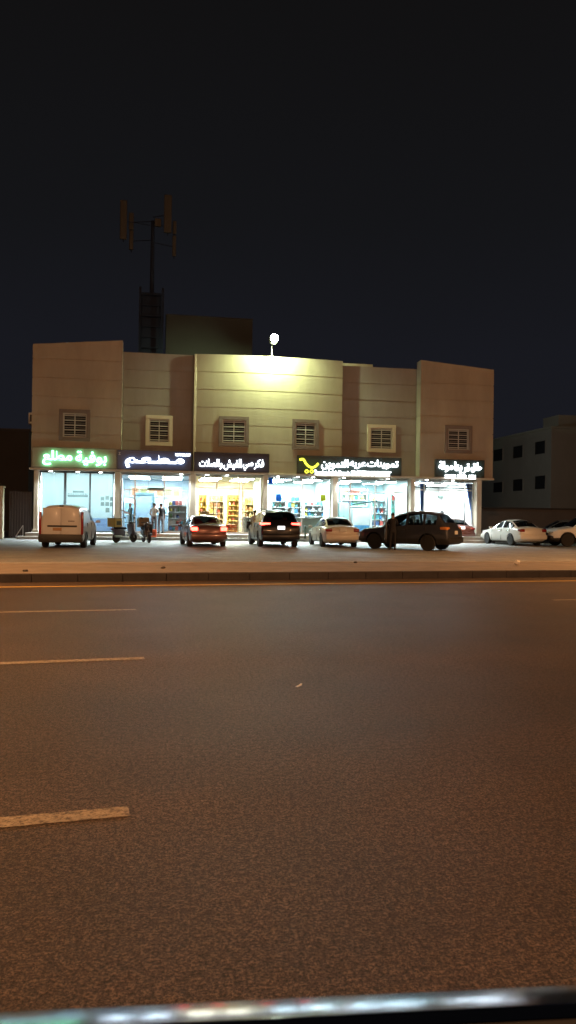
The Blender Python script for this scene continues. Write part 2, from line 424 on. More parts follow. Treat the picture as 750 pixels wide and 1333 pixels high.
# slab strip under the upper storey + soffit
mb = MB()
mb.bb(xL0 - 0.08, xR1 + 0.05, YF - 0.12, YG + 0.35, ZS, ZB - 0.003, bev=0.012)
toL(mb.build('canopy_slab', m_slab))
# plinth and step
m_plinth = mat('plinth_stone', (0.45, 0.43, 0.39), rough=0.7, var=0.15, vscale=2)
mb = MB(); mb.bb(xL0 - 0.15, xR1 - 0.3, 42.95, 57.9, 0.0, ZP, bev=0.015); mb.bb(xL0 - 0.5, xR1 - 0.25, 42.55, 42.947, 0.0, 0.23, bev=0.015)
toL(mb.build('plinth', m_plinth))

# columns (px0, px1)
COLS = [(43.5, 49.5), (149.0, 156.5), (247.0, 254.5), (342.5, 348.5), (433.0, 440.0), (534.5, 540.5), (620.5, 627.0)]
colx = []
for (a, b) in COLS:
    x0, x1 = X(a, 43.75, 660), X(b, 43.75, 660); colx.append((x0, x1))
    mb = MB(); mb.bb(x0, x1, 43.75, YG + 0.02, ZP, ZS - 0.003, bev=0.02); mb.bb(x0 - 0.04, x1 + 0.04, 43.70, YG, ZP, ZP + 0.16, bev=0.015)
    toL(mb.build('column', m_cream))

# shells of the six shops
bays = [(colx[i][1], colx[i + 1][0]) for i in range(6)]
SHELL = [((0.84, 0.88, 0.88),) * 2, ((0.50, 0.60, 0.68),) * 2, ((0.78, 0.70, 0.55),) * 2, ((0.70, 0.80, 0.80),) * 2, ((0.60, 0.76, 0.80),) * 2, ((0.82, 0.82, 0.80),) * 2]
names = ['pale_blue', 'blue_grey', 'warm_cream', 'mint_white', 'aqua', 'white']
YB = 50.0
for i, (x0, x1) in enumerate(bays):
    x0 -= 0.12; x1 += 0.12
    mwall = mat(names[i] + '_shop_wall', SHELL[i][0], rough=0.8, var=0.04, vscale=1)
    mb = MB()
    mb.bb(x0, x1, YB, YB + 0.15, ZP, ZS)
    mb.bb(x0 - 0.06, x0, YG + 0.06, YB + 0.15, ZP, ZS); mb.bb(x1, x1 + 0.06, YG + 0.06, YB + 0.15, ZP, ZS)
    toL(mb.build('shop_wall', mwall))
    mb = MB(); mb.bb(x0 + .003, x1 - .003, YG + 0.36, YB - .003, 3.78, 3.86); toL(mb.build('shop_ceiling', m_white))
    mb = MB(); mb.bb(x0 + .003, x1 - .003, YG + 0.08, YB - .003, ZP + 0.002, ZP + 0.03); toL(mb.build('shop_floor', mat('floor_tile', (0.45, 0.44, 0.42), rough=0.25, var=0.06, vscale=3)))
mb = MB(); mb.bb(xL0 + .02, xR1 - 0.5, 57.7, 57.9, ZP, 9.2); toL(mb.build('rear_wall', m_grey_w))
mb = MB(); mb.bb(xL0 + 0.01, xL0 + 0.15, YG + 0.4, 57.7, ZP, ZS); toL(mb.build('side_wall', m_tan)); mb = MB(); mb.bb(xR1 - 0.66, xR1 - 0.5, YG + 0.4, 57.7, ZP, ZS); toL(mb.build('side_wall', m_tan))

# windows as parts: surround, recess, frame, grille, glass
m_win = mat('window_void', (0.012, 0.013, 0.015), rough=0.55, spec=.2)
m_grille = mat('pale_grille', (0.50, 0.50, 0.48), rough=0.5)
for (xa, xb, za, zb, Y, tm, fw) in wins:
    mb = MB(); p = 0.07; wx, wy, wrot = (xa + xb) / 2, Y, 0.0
    if xa > xC0 and xb < xC1: wrot = math.atan2(arc_y(xb) - arc_y(xa), xb - xa); wy = arc_y(wx)
    XF = Matrix.Translation((wx, wy, 0)) @ Matrix.Rotation(wrot, 4, 'Z') @ Matrix.Translation((-wx, -Y, 0))
    hw_ = (xb - xa) / 2 / math.cos(wrot); xa, xb = wx - hw_, wx + hw_
    mb.bb(xa, xb, Y - p, Y + 0.10, zb - fw, zb, bev=0.012); mb.bb(xa, xb, Y - p, Y + 0.10, za, za + fw, bev=0.012)
    mb.bb(xa, xa + fw, Y - p, Y + 0.10, za + fw, zb - fw, bev=0.012); mb.bb(xb - fw, xb, Y - p, Y + 0.10, za + fw, zb - fw, bev=0.012)
    mb.v = [tuple(XF @ Vector(q)) for q in mb.v]
    wn = toL(mb.build('window', tm))
    ix0, ix1, iz0, iz1 = xa + fw, xb - fw, za + fw, zb - fw
    def sub(nm, mbb, mm):
        mbb.v = [tuple(XF @ Vector(q)) for q in mbb.v]
        s = mbb.build(nm, mm); s.parent = wn; return s
    mb = MB(); mb.bb(ix0, ix1, Y + 0.16, Y + 0.18, iz0, iz1); sub('window_pane', mb, m_win)
    mb = MB()
    for (q0, q1, r0, r1) in ((ix0, ix1, iz0, iz0 + .06), (ix0, ix1, iz1 - .06, iz1), (ix0, ix0 + .06, iz0 + .06, iz1 - .06), (ix1 - .06, ix1, iz0 + .06, iz1 - .06)):
        mb.bb(q0, q1, Y + 0.02, Y + 0.155, r0, r1)
    sub('window_frame', mb, m_grille)
    mb = MB(); xm = (ix0 + ix1) / 2
    mb.bb(xm - 0.025, xm + 0.025, Y - 0.03, Y + 0.02, iz0 + .06, iz1 - .06)
    nb = 5
    for j in range(nb):
        z = iz0 + (iz1 - iz0) * (j + 0.5) / nb
        mb.bb(ix0 + .06, ix1 - .06, Y - 0.028, Y + 0.015, z - 0.028, z + 0.028, bev=0.006)
        mb.bb(ix0 + .06, ix1 - .06, Y - 0.015, Y + 0.010, z + 0.12, z + 0.132)
    sub('window_grille', mb, m_grille)

# ---- shopfronts: one child per bay with mullions, panes as sub-parts
m_film = film('frosted_film', (0.84, 0.92, 0.94), 0.75)
m_mull_d = mat('dark_mullion', (0.035, 0.05, 0.055), rough=0.4)
def shopfront(i, muls, mm, door=None, top=None):
    x0, x1 = bays[i]; mb = MB(); t = 0.05
    zt = ZS - 0.004
    mb.bb(x0 + .003, x1 - .003, YG - .03, YG + .04, zt - 0.10, zt); mb.bb(x0 + .003, x1 - .003, YG - .03, YG + .04, ZP + .002, ZP + 0.10)
    mb.bb(x0 + .003, x0 + .063, YG - .03, YG + .04, ZP + .103, zt - .103); mb.bb(x1 - .063, x1 - .003, YG - .03, YG + .04, ZP + .103, zt - .103)
    xs = []
    for (pa, wd) in muls:
        xm = X(pa, YG, 660); xs.append(xm); mb.bb(xm - wd / 2, xm + wd / 2, YG - .035, YG + .045, ZP + .103, zt - .103)
    if top:
        cuts = [x0 + .063] + [c for c in xs] + [x1 - .063]
        for c0, c1 in zip(cuts[:-1], cuts[1:]): mb.bb(c0 + .06, c1 - .06, YG - .025, YG + .035, top - .03, top + .03)
    fr = toL(mb.build('shopfront', mm))
    cuts = [x0 + .063] + xs + [x1 - .063]
    for c0, c1 in zip(cuts[:-1], cuts[1:]):
        mb = MB(); mb.bb(c0 + .002, c1 - .002, YG + .0, YG + .010, ZP + .103, zt - .103)
        s = mb.build('pane', m_glass); s.parent = fr
    return fr, xs
shopfront(0, [(84.5, 0.14), (117.0, 0.10), (147.0, .06)], m_mull_d)
shopfront(1, [(175.5, 0.07), (213.5, 0.07)], m_alu, top=2.9)
shopfront(2, [(282.0, 0.06), (311.0, 0.06), (316.0, 0.06)], m_alu, top=3.1)
shopfront(3, [(393.0, 0.06)], m_alu)
shopfront(4, [(455.5, 0.07), (488.0, 0.06)], m_alu, top=3.05)
shopfront(5, [(552.0, 0.05), (605.0, 0.05)], m_alu, top=3.25)
# frosted film behind the first shop's glass, down to the sill height
z_f = onY(70, 674, YG).z
x0, x1 = bays[0]
cuts = [x0 + .07, X(84.5, YG, 660), X(117, YG, 660), X(147, YG, 660)]
for j in range(3):
    mb = MB(); zz = z_f if j != 1 else z_f - 0.35
    mb.bb(cuts[j] + .02, cuts[j + 1] - .02, YG + .05, YG + .054, zz, ZS - .12); toL(mb.build('window_film', m_film))

# ---- downlights in the soffit and ceiling lamps in each shop
m_spot = emis('downlight_glow', (0.9, 1.0, 1.0), 30)
for px in (66, 101, 131, 236, 270, 296, 362, 388, 408, 448, 505, 556, 590):
    p = onY(px, 617, YF + 0.05)
    t = thing('downlight', 'small round white downlight set in the slab above the shopfronts', 'downlight', (p.x, YF + 0.08, ZS - 0.002), group='downlights under the slab edge')
    mb = MB(); mb.lathe([(0.13, 0), (0.13, -0.05), (0.10, -0.06)], n=16); mb.build('housing', m_white, t, smooth=True)
    mb = MB(); mb.lathe([(0.098, -0.062), (0.085, -0.075), (0.001, -0.08)], n=16); mb.build('diffuser', m_spot, t, smooth=True)
    ld = bpy.data.lights.new('downlight_lamp', 'SPOT'); ld.energy = 1150; ld.color = (0.86, 0.97, 1.0); ld.spot_size = math.radians(132); ld.spot_blend = 0.9; ld.shadow_soft_size = 0.09
    lo = bpy.data.objects.new('lamp', ld); COL.objects.link(lo); lo.parent = t; lo.location = (0, 0, -0.10); lo.rotation_euler = (math.radians(-14), 0, 0)

SHOP_L = [((0.86, 0.98, 1.0), 950), ((0.86, 0.96, 1.0), 110), ((1.0, 0.90, 0.66), 150), ((0.82, 0.97, 1.0), 130), ((0.72, 0.95, 1.0), 125), ((0.92, 0.98, 1.0), 120)]
for i, (x0, x1) in enumerate(bays):
    me_ = emis('shop_tube_%s' % names[i], *SHOP_L[i])
    n = 2
    for a_ in range(n):
        for b_ in range(2):
            cx = x0 + (x1 - x0) * (a_ + 0.5) / n; cy = YG + 0.95 + 2.9 * b_
            t = thing('ceiling_light', 'flat square white ceiling light inside the %s shop' % ['first frosted', 'restaurant', 'shelf lined', 'left grocery', 'right grocery', 'curtained'][i], 'ceiling light', (cx, cy, 3.778), group='ceiling lights of the %s shop' % ['frosted', 'restaurant', 'shelf lined', 'left grocery', 'right grocery', 'curtained'][i])
            mb = MB(); mb.bb(-.62, .62, -.32, .32, -0.06, 0, bev=0.01); mb.build('tray', m_white, t)
            mb = MB(); mb.bb(-.58, .58, -.28, .28, -0.075, -0.062); mb.build('diffuser', me_, t)

# ---------------------------------------------------------------- lettering
INI = dict(zip('بتثجحخسشصضطظعغفقكلمنهي', (0xFE91, 0xFE97, 0xFE9B, 0xFE9F, 0xFEA3, 0xFEA7, 0xFEB3, 0xFEB7, 0xFEBB, 0xFEBF, 0xFEC3, 0xFEC7, 0xFECB, 0xFECF, 0xFED3, 0xFED7, 0xFEDB, 0xFEDF, 0xFEE3, 0xFEE7, 0xFEEB, 0xFEF3)))
FIN = {'ا': 0xFE8E, 'د': 0xFEAA, 'ر': 0xFEAE, 'و': 0xFEEE, 'ة': 0xFE94, 'ء': 0xFE80}
ISO = {'ا': 0xFE8D, 'د': 0xFEA9, 'ر': 0xFEAD, 'و': 0xFEED, 'ة': 0xFE93, 'ء': 0xFE80}
def shape(s):
    out = []
    s = s.replace('لا', '\u0001')
    def joins_next(c): return c in INI or c == 'ـ'
    for i, c in enumerate(s):
        pv = i > 0 and joins_next(s[i - 1])
        nx = i + 1 < len(s) and (s[i + 1] in INI or s[i + 1] in FIN and s[i + 1] != 'ء' or s[i + 1] in 'ـ\u0001') and joins_next(c)
        if c == '\u0001': out.append(chr(0xFEFC if pv else 0xFEFB))
        elif c in INI:
            b = INI[c]; out.append(chr(b + 1 if pv and nx else b if nx else b - 1 if pv else b - 2))
        elif c in FIN: out.append(chr(FIN[c] if pv else ISO[c]))
        else: out.append(c)
    return ''.join(reversed(out))

def lettering(name, s, box, Y, m, parent=None, depth=0.05, bold=0.02, arabic=True, origin=None):
    """box = pixel rectangle on the plane Y that the word fills; real solid letters of that size"""
    c = bpy.data.curves.new(name, 'FONT'); c.body = shape(s) if arabic else s
    c.extrude = 0.5; c.offset = bold; c.resolution_u = 3
    o = bpy.data.objects.new(name, c); COL.objects.link(o)
    dg = bpy.context.evaluated_depsgraph_get(); me = bpy.data.meshes.new_from_object(o.evaluated_get(dg))
    bpy.data.objects.remove(o)
    xs = [v.co.x for v in me.vertices]; ys = [v.co.y for v in me.vertices]
    a = onY(box[0], (box[1] + box[3]) / 2, Y); b = onY(box[2], (box[1] + box[3]) / 2, Y)
    zt = onY((box[0] + box[2]) / 2, box[1], Y).z; zb = onY((box[0] + box[2]) / 2, box[3], Y).z
    sx = (b.x - a.x) / (max(xs) - min(xs)); sy = (zt - zb) / (max(ys) - min(ys)); x0, y0 = min(xs), min(ys)
    og = Vector(origin) if origin else Vector((0, 0, 0))
    for v in me.vertices:
        v.co = Vector((a.x + (v.co.x - x0) * sx, Y - v.co.z * depth * 2 * 0.5, zb + (v.co.y - y0) * sy)) - og
    me.materials.clear(); me.materials.append(m)
    o = bpy.data.objects.new(name, me); COL.objects.link(o)
    if parent: o.parent = parent
    return o

def sign(label, box, Y, m, th=0.16, group=None, frame=None):
    x0 = onY(box[0], (box[1] + box[3]) / 2, Y).x; x1 = onY(box[2], (box[1] + box[3]) / 2, Y).x
    z1 = onY((box[0] + box[2]) / 2, box[1], Y).z; z0 = onY((box[0] + box[2]) / 2, box[3], Y).z
    z0 = max(z0, ZB + 0.006)
    t = thing('shop_sign', label, 'sign', ((x0 + x1) / 2, Y, z0))
    mb = MB(); mb.box((0, th / 2, (z1 - z0) / 2), (x1 - x0, th, z1 - z0), bev=0.012); mb.build('sign_panel', m, t)
    mb = MB(); hw = (x1 - x0) / 2; hh = z1 - z0
    for (a, b, c, d) in ((-hw, hw, hh - .03, hh + .005), (-hw, hw, -.005, .03), (-hw - .005, -hw + .03, .031, hh - .031), (hw - .03, hw + .005, .031, hh - .031)):
        mb.bb(a, b, -0.02, -0.001, c, d)
    mb.build('sign_frame', frame or m_dark, t)
    return t, (x0 + x1) / 2, z0
YS = 43.40
def lt(t, *a, **k):
    return lettering(*a, parent=t, origin=t.location, **k)
m_lg = emis('green_letter_glow', (0.22, 1.0, 0.48), 8)
m_lw = emis('white_letter_glow', (0.93, 0.97, 1.0), 6.0)
m_ly = emis('yellow_letter_glow', (0.95, 0.95, 0.05), 2.6)
m_navy = mat('navy_panel', (0.022, 0.05, 0.12), rough=0.4, var=0.1, vscale=2)
m_black = mat('black_panel', (0.010, 0.015, 0.034), rough=0.5)
m_dgreen = mat('dark_green_panel', (0.018, 0.045, 0.045), rough=0.5)
m_spanel = mat('beige_sign_panel', (0.34, 0.28, 0.22), rough=0.55, var=0.05, vscale=2)
m_halo = emis('green_halo_glow', (0.08, 1.0, 0.3), 3.0)

t, _, _ = sign('beige fascia sign with green glowing Arabic letters above the frosted shopfront', (41.5, 583, 152, 611.5), YS, m_spanel, frame=m_brown)
lt(t, 'lettering', 'بوفية', (98.5, 587.5, 139, 606.5), YS - 0.14, m_lg, bold=0.02, depth=0.06)
lt(t, 'lettering', 'مطلع', (55.5, 586.5, 94, 605.5), YS - 0.14, m_lg, bold=0.02, depth=0.06)
t, _, _ = sign('navy fascia sign with one long white glowing Arabic word above the restaurant', (152.4, 586.5, 249.5, 615), YS, m_navy)
lt(t, 'lettering', 'مـطـعـم', (163, 592.5, 240, 609), YS - 0.09, m_lw, bold=0.05, depth=0.06)
lt(t, 'lettering', 'RESTAURANT', (228.5, 590.5, 248, 593.8), YS - 0.05, m_lw, bold=0.03, depth=0.03, arabic=False)
lt(t, 'lettering', 'z', (154.5, 588.5, 157, 592), YS - 0.03, mat('grey_letter', (0.4, 0.42, 0.5)), bold=0.0, depth=0.02, arabic=False)
t, _, _ = sign('black fascia sign with short white glowing Arabic words above the yellow shelves shop', (252.5, 589.5, 350.5, 617), YS, m_black)
for s_, bx in (('فكر', (331, 598, 343.5, 611)), ('صي', (316.5, 602, 329.5, 612.5)), ('الفيش', (291.5, 597.5, 314.5, 612)), ('والصلات', (259.5, 597.5, 289.5, 610.5))):
    lt(t, 'lettering', s_, bx, YS - 0.07, m_lw, bold=0.008, depth=0.05)
t, _, _ = sign('long dark green fascia sign with a yellow cart emblem and white glowing words', (387, 594.5, 522.5, 622), YS, m_dgreen)
for s_, bx in (('تموينات', (478, 599, 518.5, 610.5)), ('عربه', (455, 600.5, 476.5, 610.5)), ('التموين', (418.5, 598, 453.5, 611.5))):
    lt(t, 'lettering', s_, bx, YS - 0.07, m_lw, bold=0.015, depth=0.05)
lt(t, 'lettering', 'Tamwinat Arabah Altamwin', (409.5, 612.3, 455, 618.6), YS - 0.07, m_lw, bold=0.03, depth=0.05, arabic=False)
lt(t, 'lettering', 'SUPERMARKET', (457, 613.3, 509, 619.6), YS - 0.07, m_lw, bold=0.05, depth=0.05, arabic=False)
# cart emblem: swoosh tube and two wheels
mb = MB(); pts = []
for j in range(17):
    u = j / 16
    px = 393.5 + 21.0 * u; py = 598.0 + 11.5 * math.sin(PI * min(1, 0.08 + u * 0.80)) ** 0.9 + (1 - u) * 0.0
    pts.append(onY(px, py, YS - 0.07) - t.location)
pts = [onY(a_, b_, YS - 0.07) - t.location for a_, b_ in ((390.3, 598.6), (392.5, 597.6), (395.2, 597.8), (396.6, 600.2), (398.2, 603.2), (400.8, 606.2), (404, 608.2), (407.2, 608.6), (410.2, 607.6), (412.6, 605.6), (414.4, 603.2))]
_unused = []; _skip = lambda: [onY(391.0, 597.8, YS - 0.07) - t.location, onY(395.5, 597.6, YS - 0.07) - t.location] + [onY(395.5 + 18.5 * (1 - math.cos(PI / 2 * j / 12)) ** 0.9, 597.6 + 12.0 * math.sin(PI * 0.5 * j / 9.5) if j < 10 else 597.6 + 12.0 - (j - 9.5) * 1.7, YS - 0.07) - t.location for j in range(1, 13)]
for a_, b_ in zip(pts[:-1], pts[1:]): mb.tube(a_, b_, 0.062, n=8)
mb.build('cart_emblem', m_ly, t)
for px in (399.3, 405.8):
    c = onY(px, 613.6, YS - 0.07) - t.location
    mb = MB(); n = 16
    for j in range(n):
        u0, u1 = 2 * PI * j / n, 2 * PI * (j + 1) / n
        mb.tube(c + Vector((math.cos(u0), 0, math.sin(u0))) * 0.085, c + Vector((math.cos(u1), 0, math.sin(u1))) * 0.085, 0.032, n=6)
    mb.build('cart_wheel', m_ly, t)
t, _, _ = sign('small dark green sign with two lines of white glowing words above the curtained shop', (567, 598.5, 630.5, 625.5), YS, m_dgreen)
for s_, bx in (('حلاق', (613.5, 602, 627, 615)), ('قر', (603, 603.5, 611.5, 617)), ('ينا', (592, 601, 601.5, 616)), ('مولة', (571.5, 600.5, 590, 614.5))):
    lt(t, 'lettering', s_, bx, YS - 0.07, m_lw, bold=0.02, depth=0.05)
for s_, bx in (('SALON', (579.5, 617.6, 593, 622.8)), ('FOR', (595.5, 618, 608, 623.2)), ('MEN', (610.5, 618.4, 619, 623.6))):
    lt(t, 'lettering', s_, bx, YS - 0.05, m_lw, bold=0.05, depth=0.05, arabic=False)

# ---------------------------------------------------------------- floodlight on the parapet
lp = onY(357.5, 440.5, YA - 0.95)
m_flood = emis('floodlight_glow', (0.90, 1.0, 0.70), 220)
t = thing('floodlight', 'bright greenish floodlight on a short pole above the centre parapet', 'floodlight', (lp.x, YA + 0.12, zC))
L = lambda p: (p[0] - lp.x, p[1] - (YA + 0.12), p[2] - zC)
mb = MB(); mb.tube((0, 0, -0.005), (0, 0, lp.z - zC - 0.1), 0.03); mb.tube((0, 0, lp.z - zC - 0.12), (0, -0.9, lp.z - zC + 0.02), 0.025); mb.box((0, 0, 0.01), (0.2, 0.2, 0.03)); mb.build('pole', m_alu, t)
mb = MB(); mb.lathe([(.001, 0.28), (.20, .27), (.27, .16), (.30, 0.02)], c=(0, 0, 0), axis='Y', n=24); mb.v = [(v[0], -(v[1]) - .98 + .30, v[2] + lp.z - zC + .02) for v in mb.v]; mb.v = [(v[0], v[1] + .0, v[2]) for v in mb.v]; mb.build('housing', m_dark, t)
mb = MB(); mb.sphere((0, -1.07, lp.z - zC + 0.02), (0.22, 0.16, 0.22), n=20); mb.build('lamp_glass', m_flood, t, smooth=True)
ld = bpy.data.lights.new('flood', 'SPOT'); ld.energy = 2250; ld.color = (0.82, 1.0, 0.50); ld.spot_size = math.radians(168); ld.spot_blend = 0.5; ld.shadow_soft_size = 0.12
lo = bpy.data.objects.new('lamp', ld); COL.objects.link(lo); lo.parent = t; lo.location = (0, -1.07, lp.z - zC - 0.24)
lo.rotation_euler = Vector((0, 0.62, -0.78)).to_track_quat('-Z', 'Y').to_euler()

# ---------------------------------------------------------------- street lamps outside the frame that light the road
def street_lamp(x, y, rz, watt, label, h=11.0, col=(1.0, 0.50, 0.17), cut=0):
    t = thing('street_lamp', label, 'street lamp', (x, y, 0.0), rz)
    mb = MB(); mb.tube((0, 0, 0), (0, 0, h), 0.11, 0.06, n=12); mb.box((0, 0, 0.1), (0.4, 0.4, 0.2), bev=0.03); mb.build('pole', m_alu, t)
    mb = MB(); mb.tube((0, 0, h - 0.05), (2.0, 0, h + 0.35), 0.045, n=8); mb.build('arm', m_alu, t)
    mb = MB(); mb.box((2.3, 0, h + 0.36), (0.75, 0.3, 0.14), bev=0.05); mb.build('lamp_head', m_alu, t)
    mb = MB(); mb.bb(2.05, 2.55, -.11, .11, h + 0.265, h + 0.285); mb.build('lamp_lens', emis('sodium_glow', (1.0, 0.5, 0.15), 20), t)
    ld = bpy.data.lights.new('sodium', 'SPOT' if cut else 'POINT'); ld.energy = watt
    if cut: ld.spot_size = math.radians(cut); ld.spot_blend = 0.6
    ld.color = col; ld.shadow_soft_size = 0.15
    lo = bpy.data.objects.new('lamp', ld); COL.objects.link(lo); lo.parent = t; lo.location = (2.3, 0, h + 0.10)
street_lamp(-9.5, 18.6, -PI / 2, 9500, 'sodium street lamp on the paved strip to the left', col=(1.0, 0.46, 0.16), cut=140)
street_lamp(21, 23.6, -PI / 2, 9500, 'sodium street lamp on the paved strip to the right', col=(1.0, 0.46, 0.16), cut=140)
street_lamp(-7, -14.0, PI / 2, 11000, 'sodium street lamp on the near side of the road', col=(1.0, 0.48, 0.21))
street_lamp(21, -12.0, PI / 2, 11000, 'second sodium street lamp further along the near side', col=(1.0, 0.48, 0.21))

# ---------------------------------------------------------------- neighbours
m_ngrey = mat('grey_neighbour_render', (0.17, 0.17, 0.16), rough=0.95, var=0.08, vscale=0.4)
pc = onY(718, 557.5, 66.0); zn = pc.z
t = thing('apartment_building', 'dim grey three storey block with small dark windows beyond the shops on the right', 'building', (pc.x, 66, 0))
mb = MB(); mb.bb(0, 26, 0, 18, 0, zn, bev=0.02); mb.bb(-.12, 26.1, -.12, 18.1, zn + .003, zn + 0.2); mb.build('wall', m_ngrey, t)
mb = MB(); q0 = onY(727, 557, 68); mb.bb(q0.x - pc.x, q0.x - pc.x + 3.2, 2, 5, zn + .203, zn + 1.6); mb.build('roof_room', m_ngrey, t)
for (px, y0, y1) in ((648.5, 585, 600), (674.5, 580.5, 596), (703.5, 574.5, 591), (648.5, 628, 641), (674.5, 624, 639), (703.5, 619.5, 636.5)):
    d = ray(px, (y0 + y1) / 2); s = pc.x / d.x; P_ = EYE + d * s
    zt_ = P_.z + (y1 - y0) / 2 * s / FPX; zb_ = P_.z - (y1 - y0) / 2 * s / FPX
    yy = P_.y - 66; hw = 0.95 * s / 70
    mb = MB(); mb.bb(-.06, .0, yy - hw - .12, yy + hw + .12, zt_, zt_ + .12); mb.bb(-.06, .0, yy - hw - .12, yy + hw + .12, zb_ - .12, zb_)
    mb.bb(-.06, .0, yy - hw - .12, yy - hw, zb_, zt_); mb.bb(-.06, .0, yy + hw, yy + hw + .12, zb_, zt_)
    wn = mb.build('window', m_ngrey, t)
    mb = MB(); mb.bb(-.03, -.005, yy - hw + .002, yy + hw - .002, zb_ + .002, zt_ - .002); s_ = mb.build('pane', m_win); s_.parent = wn
t = thing('added_lamp', 'unseen lamp added behind the shop building to light the grey block', 'lamp', (xR1 - 2.0, 58.0, 7.0))  # unseen lamp, added to brighten the side wall of the grey block
mb = MB(); mb.tube((0, 0, 0), (0, .6, .1), .03); mb.box((0, .75, .08), (.3, .35, .12), bev=.03); mb.build('bracket', m_dark, t)
mb = MB(); mb.box((0, .75, .0), (.22, .26, .02)); mb.build('lamp_lens', emis('added_lamp_glow', (.85, 1, .85), 20), t)
ld = bpy.data.lights.new('yard', 'POINT'); ld.energy = 1150; ld.color = (.92, 1, .88); ld.shadow_soft_size = .1
lo = bpy.data.objects.new('lamp', ld); COL.objects.link(lo); lo.parent = t; lo.location = (0, .75, -.15)
# its yard wall
a_ = onY(632, 662, 60); b_ = onY(722, 657.5, 60)
t = thing('boundary_wall', 'low grey yard wall behind the white saloon on the right', 'wall', (xR1 - .3, 60, 0))
mb = MB(); mb.bb(0, 40, 0, 0.25, 0, a_.z, bev=0.01); mb.build('wall', mat('yard_wall', (0.15, 0.14, 0.135), rough=0.9, var=0.1, vscale=1), t)
mb = MB(); mb.bb(-.01, 40.01, -.06, 0.31, a_.z + .003, a_.z + .13, bev=0.01); mb.build('coping', mat('coping', (0.06, 0.055, 0.055), rough=0.9), t)
# left neighbour: unlit low block and pale gate wall
pl = onY(38, 562, 62)
t = thing('low_building', 'unlit dark building left of the shops', 'building', (pl.x, 62, 0))
mb = MB(); mb.bb(-30, 0, 0, 14, 0, pl.z, bev=0.02); mb.build('wall', mat('dark_render', (0.10, 0.085, 0.07), rough=0.95, var=0.1, vscale=0.5), t)
mb = MB(); mb.bb(-30.1, .1, -.1, 14.1, pl.z + .003, pl.z + .2); mb.build('roof_edge', m_dark, t)
pw = onZ(3.2, 701.5, LOT_Z); zw = onY(2, 635, pw.y).z
t = thing('gate_pier', 'pale cream gate pier at the left edge of the forecourt', 'pier', (pw.x, pw.y, LOT_Z))
mb = MB(); mb.bb(-1.2, 0, 0, 0.4, 0, zw - LOT_Z, bev=0.03); mb.build('pier_shaft', m_cream, t); mb = MB(); mb.bb(-1.25, .05, -.05, .45, zw - LOT_Z + .003, zw - LOT_Z + .1, bev=0.02); mb.build('pier_cap', m_cream, t)
# iron gate / dark fence between pier and building
t = thing('metal_gate', 'dark sheet metal gate between the cream pier and the shops', 'gate', (pw.x + .1, pw.y + 1.2, LOT_Z))
gw = xL0 - pw.x - 0.15
mb = MB(); mb.bb(0, gw, 0, .05, .08, 2.6); mb.build('gate_panel', mat('gate_paint', (0.02, 0.02, 0.025), rough=0.5), t)
mb = MB()
for k in range(9): mb.bb(gw * k / 8 - .02 + .02, gw * k / 8 + .04, -.03, -.001, .05, 2.65)
mb.build('gate_frame', m_dark, t)
# side rail and condenser
p = onZ(38, 699.5, LOT_Z)
t = thing('handrail', 'short slanted metal handrail at the left end of the step', 'handrail', (xL0 - 0.62, 43.0, LOT_Z))
mb = MB(); mb.tube((0, 0, 0), (0, 0, 0.15), 0.02); mb.tube((-.05, 0, 0.1), (0.35, 0, 0.75), 0.02); mb.tube((0.35, 0, 0.0), (0.35, 0, 0.75), 0.02); mb.tube((0, 0, .0), (.35, 0, 0.02), 0.015); mb.build('rail', m_alu, t)
p = onY(34.5, 544, 45.0)
t = thing('air_conditioner', 'small pale outdoor air conditioner on the left end wall', 'air conditioner', (xL0 - .005, 44.6, onY(34.5, 551.5, 44.8).z))
mb = MB(); mb.bb(-.34, 0, 0, .8, 0, .62, bev=.02); mb.build('casing', m_white, t)
mb = MB(); mb.bb(-.27, -.07, -.015, -.002, .1, .5); mb.build('grille', m_dark, t)
mb = MB(); mb.bb(-.36, 0, .1, .14, -.05, -.003); mb.bb(-.36, 0, .66, .70, -.05, -.003); mb.build('bracket', m_dark, t)

# ---------------------------------------------------------------- mobile mast on the roof
YM = 48.0
m_mast = mat('mast_steel', (0.022, 0.030, 0.055), rough=0.9, spec=.05)
m_ant = mat('antenna_plastic', (0.045, 0.042, 0.038), rough=0.6)
mc = onY(197, 430, YM); wmast = (onY(213, 430, YM).x - onY(181, 430, YM).x)
t = thing('mobile_mast', 'dark mobile phone mast with panel antennas standing on the roof', 'mast', (mc.x, YM, 9.41))
zt = onY(197, 300, YM).z - 9.41
mb = MB(); hw = wmast / 2
for sx in (-1, 1):
    for sy in (-1, 1): mb.bb(sx * hw - .07 * sx - .07, sx * hw - .07 * sx + .07, sy * hw * .8 - .07, sy * hw * .8 + .07, 0, zt * .62)
mb.build('lattice_leg', m_mast, t)
mb = MB(); mb.bb(-hw + .16, hw - .16, -.2, .3, 0, zt * .60); mb.build('shroud', m_mast, t)
mb = MB()
for k in range(9):
    z = 0.4 + k * zt * .6 / 9
    for sy in (-1, 1): mb.bb(-hw + .14, hw - .14, sy * hw * .8 - .03, sy * hw * .8 + .03, z, z + .06)
mb.build('cross_brace', m_mast, t)
mb = MB(); mb.tube((0, 0, 0), (0, 0, zt + .6), 0.17, 0.11, n=16); mb.build('pole', m_mast, t, smooth=True)
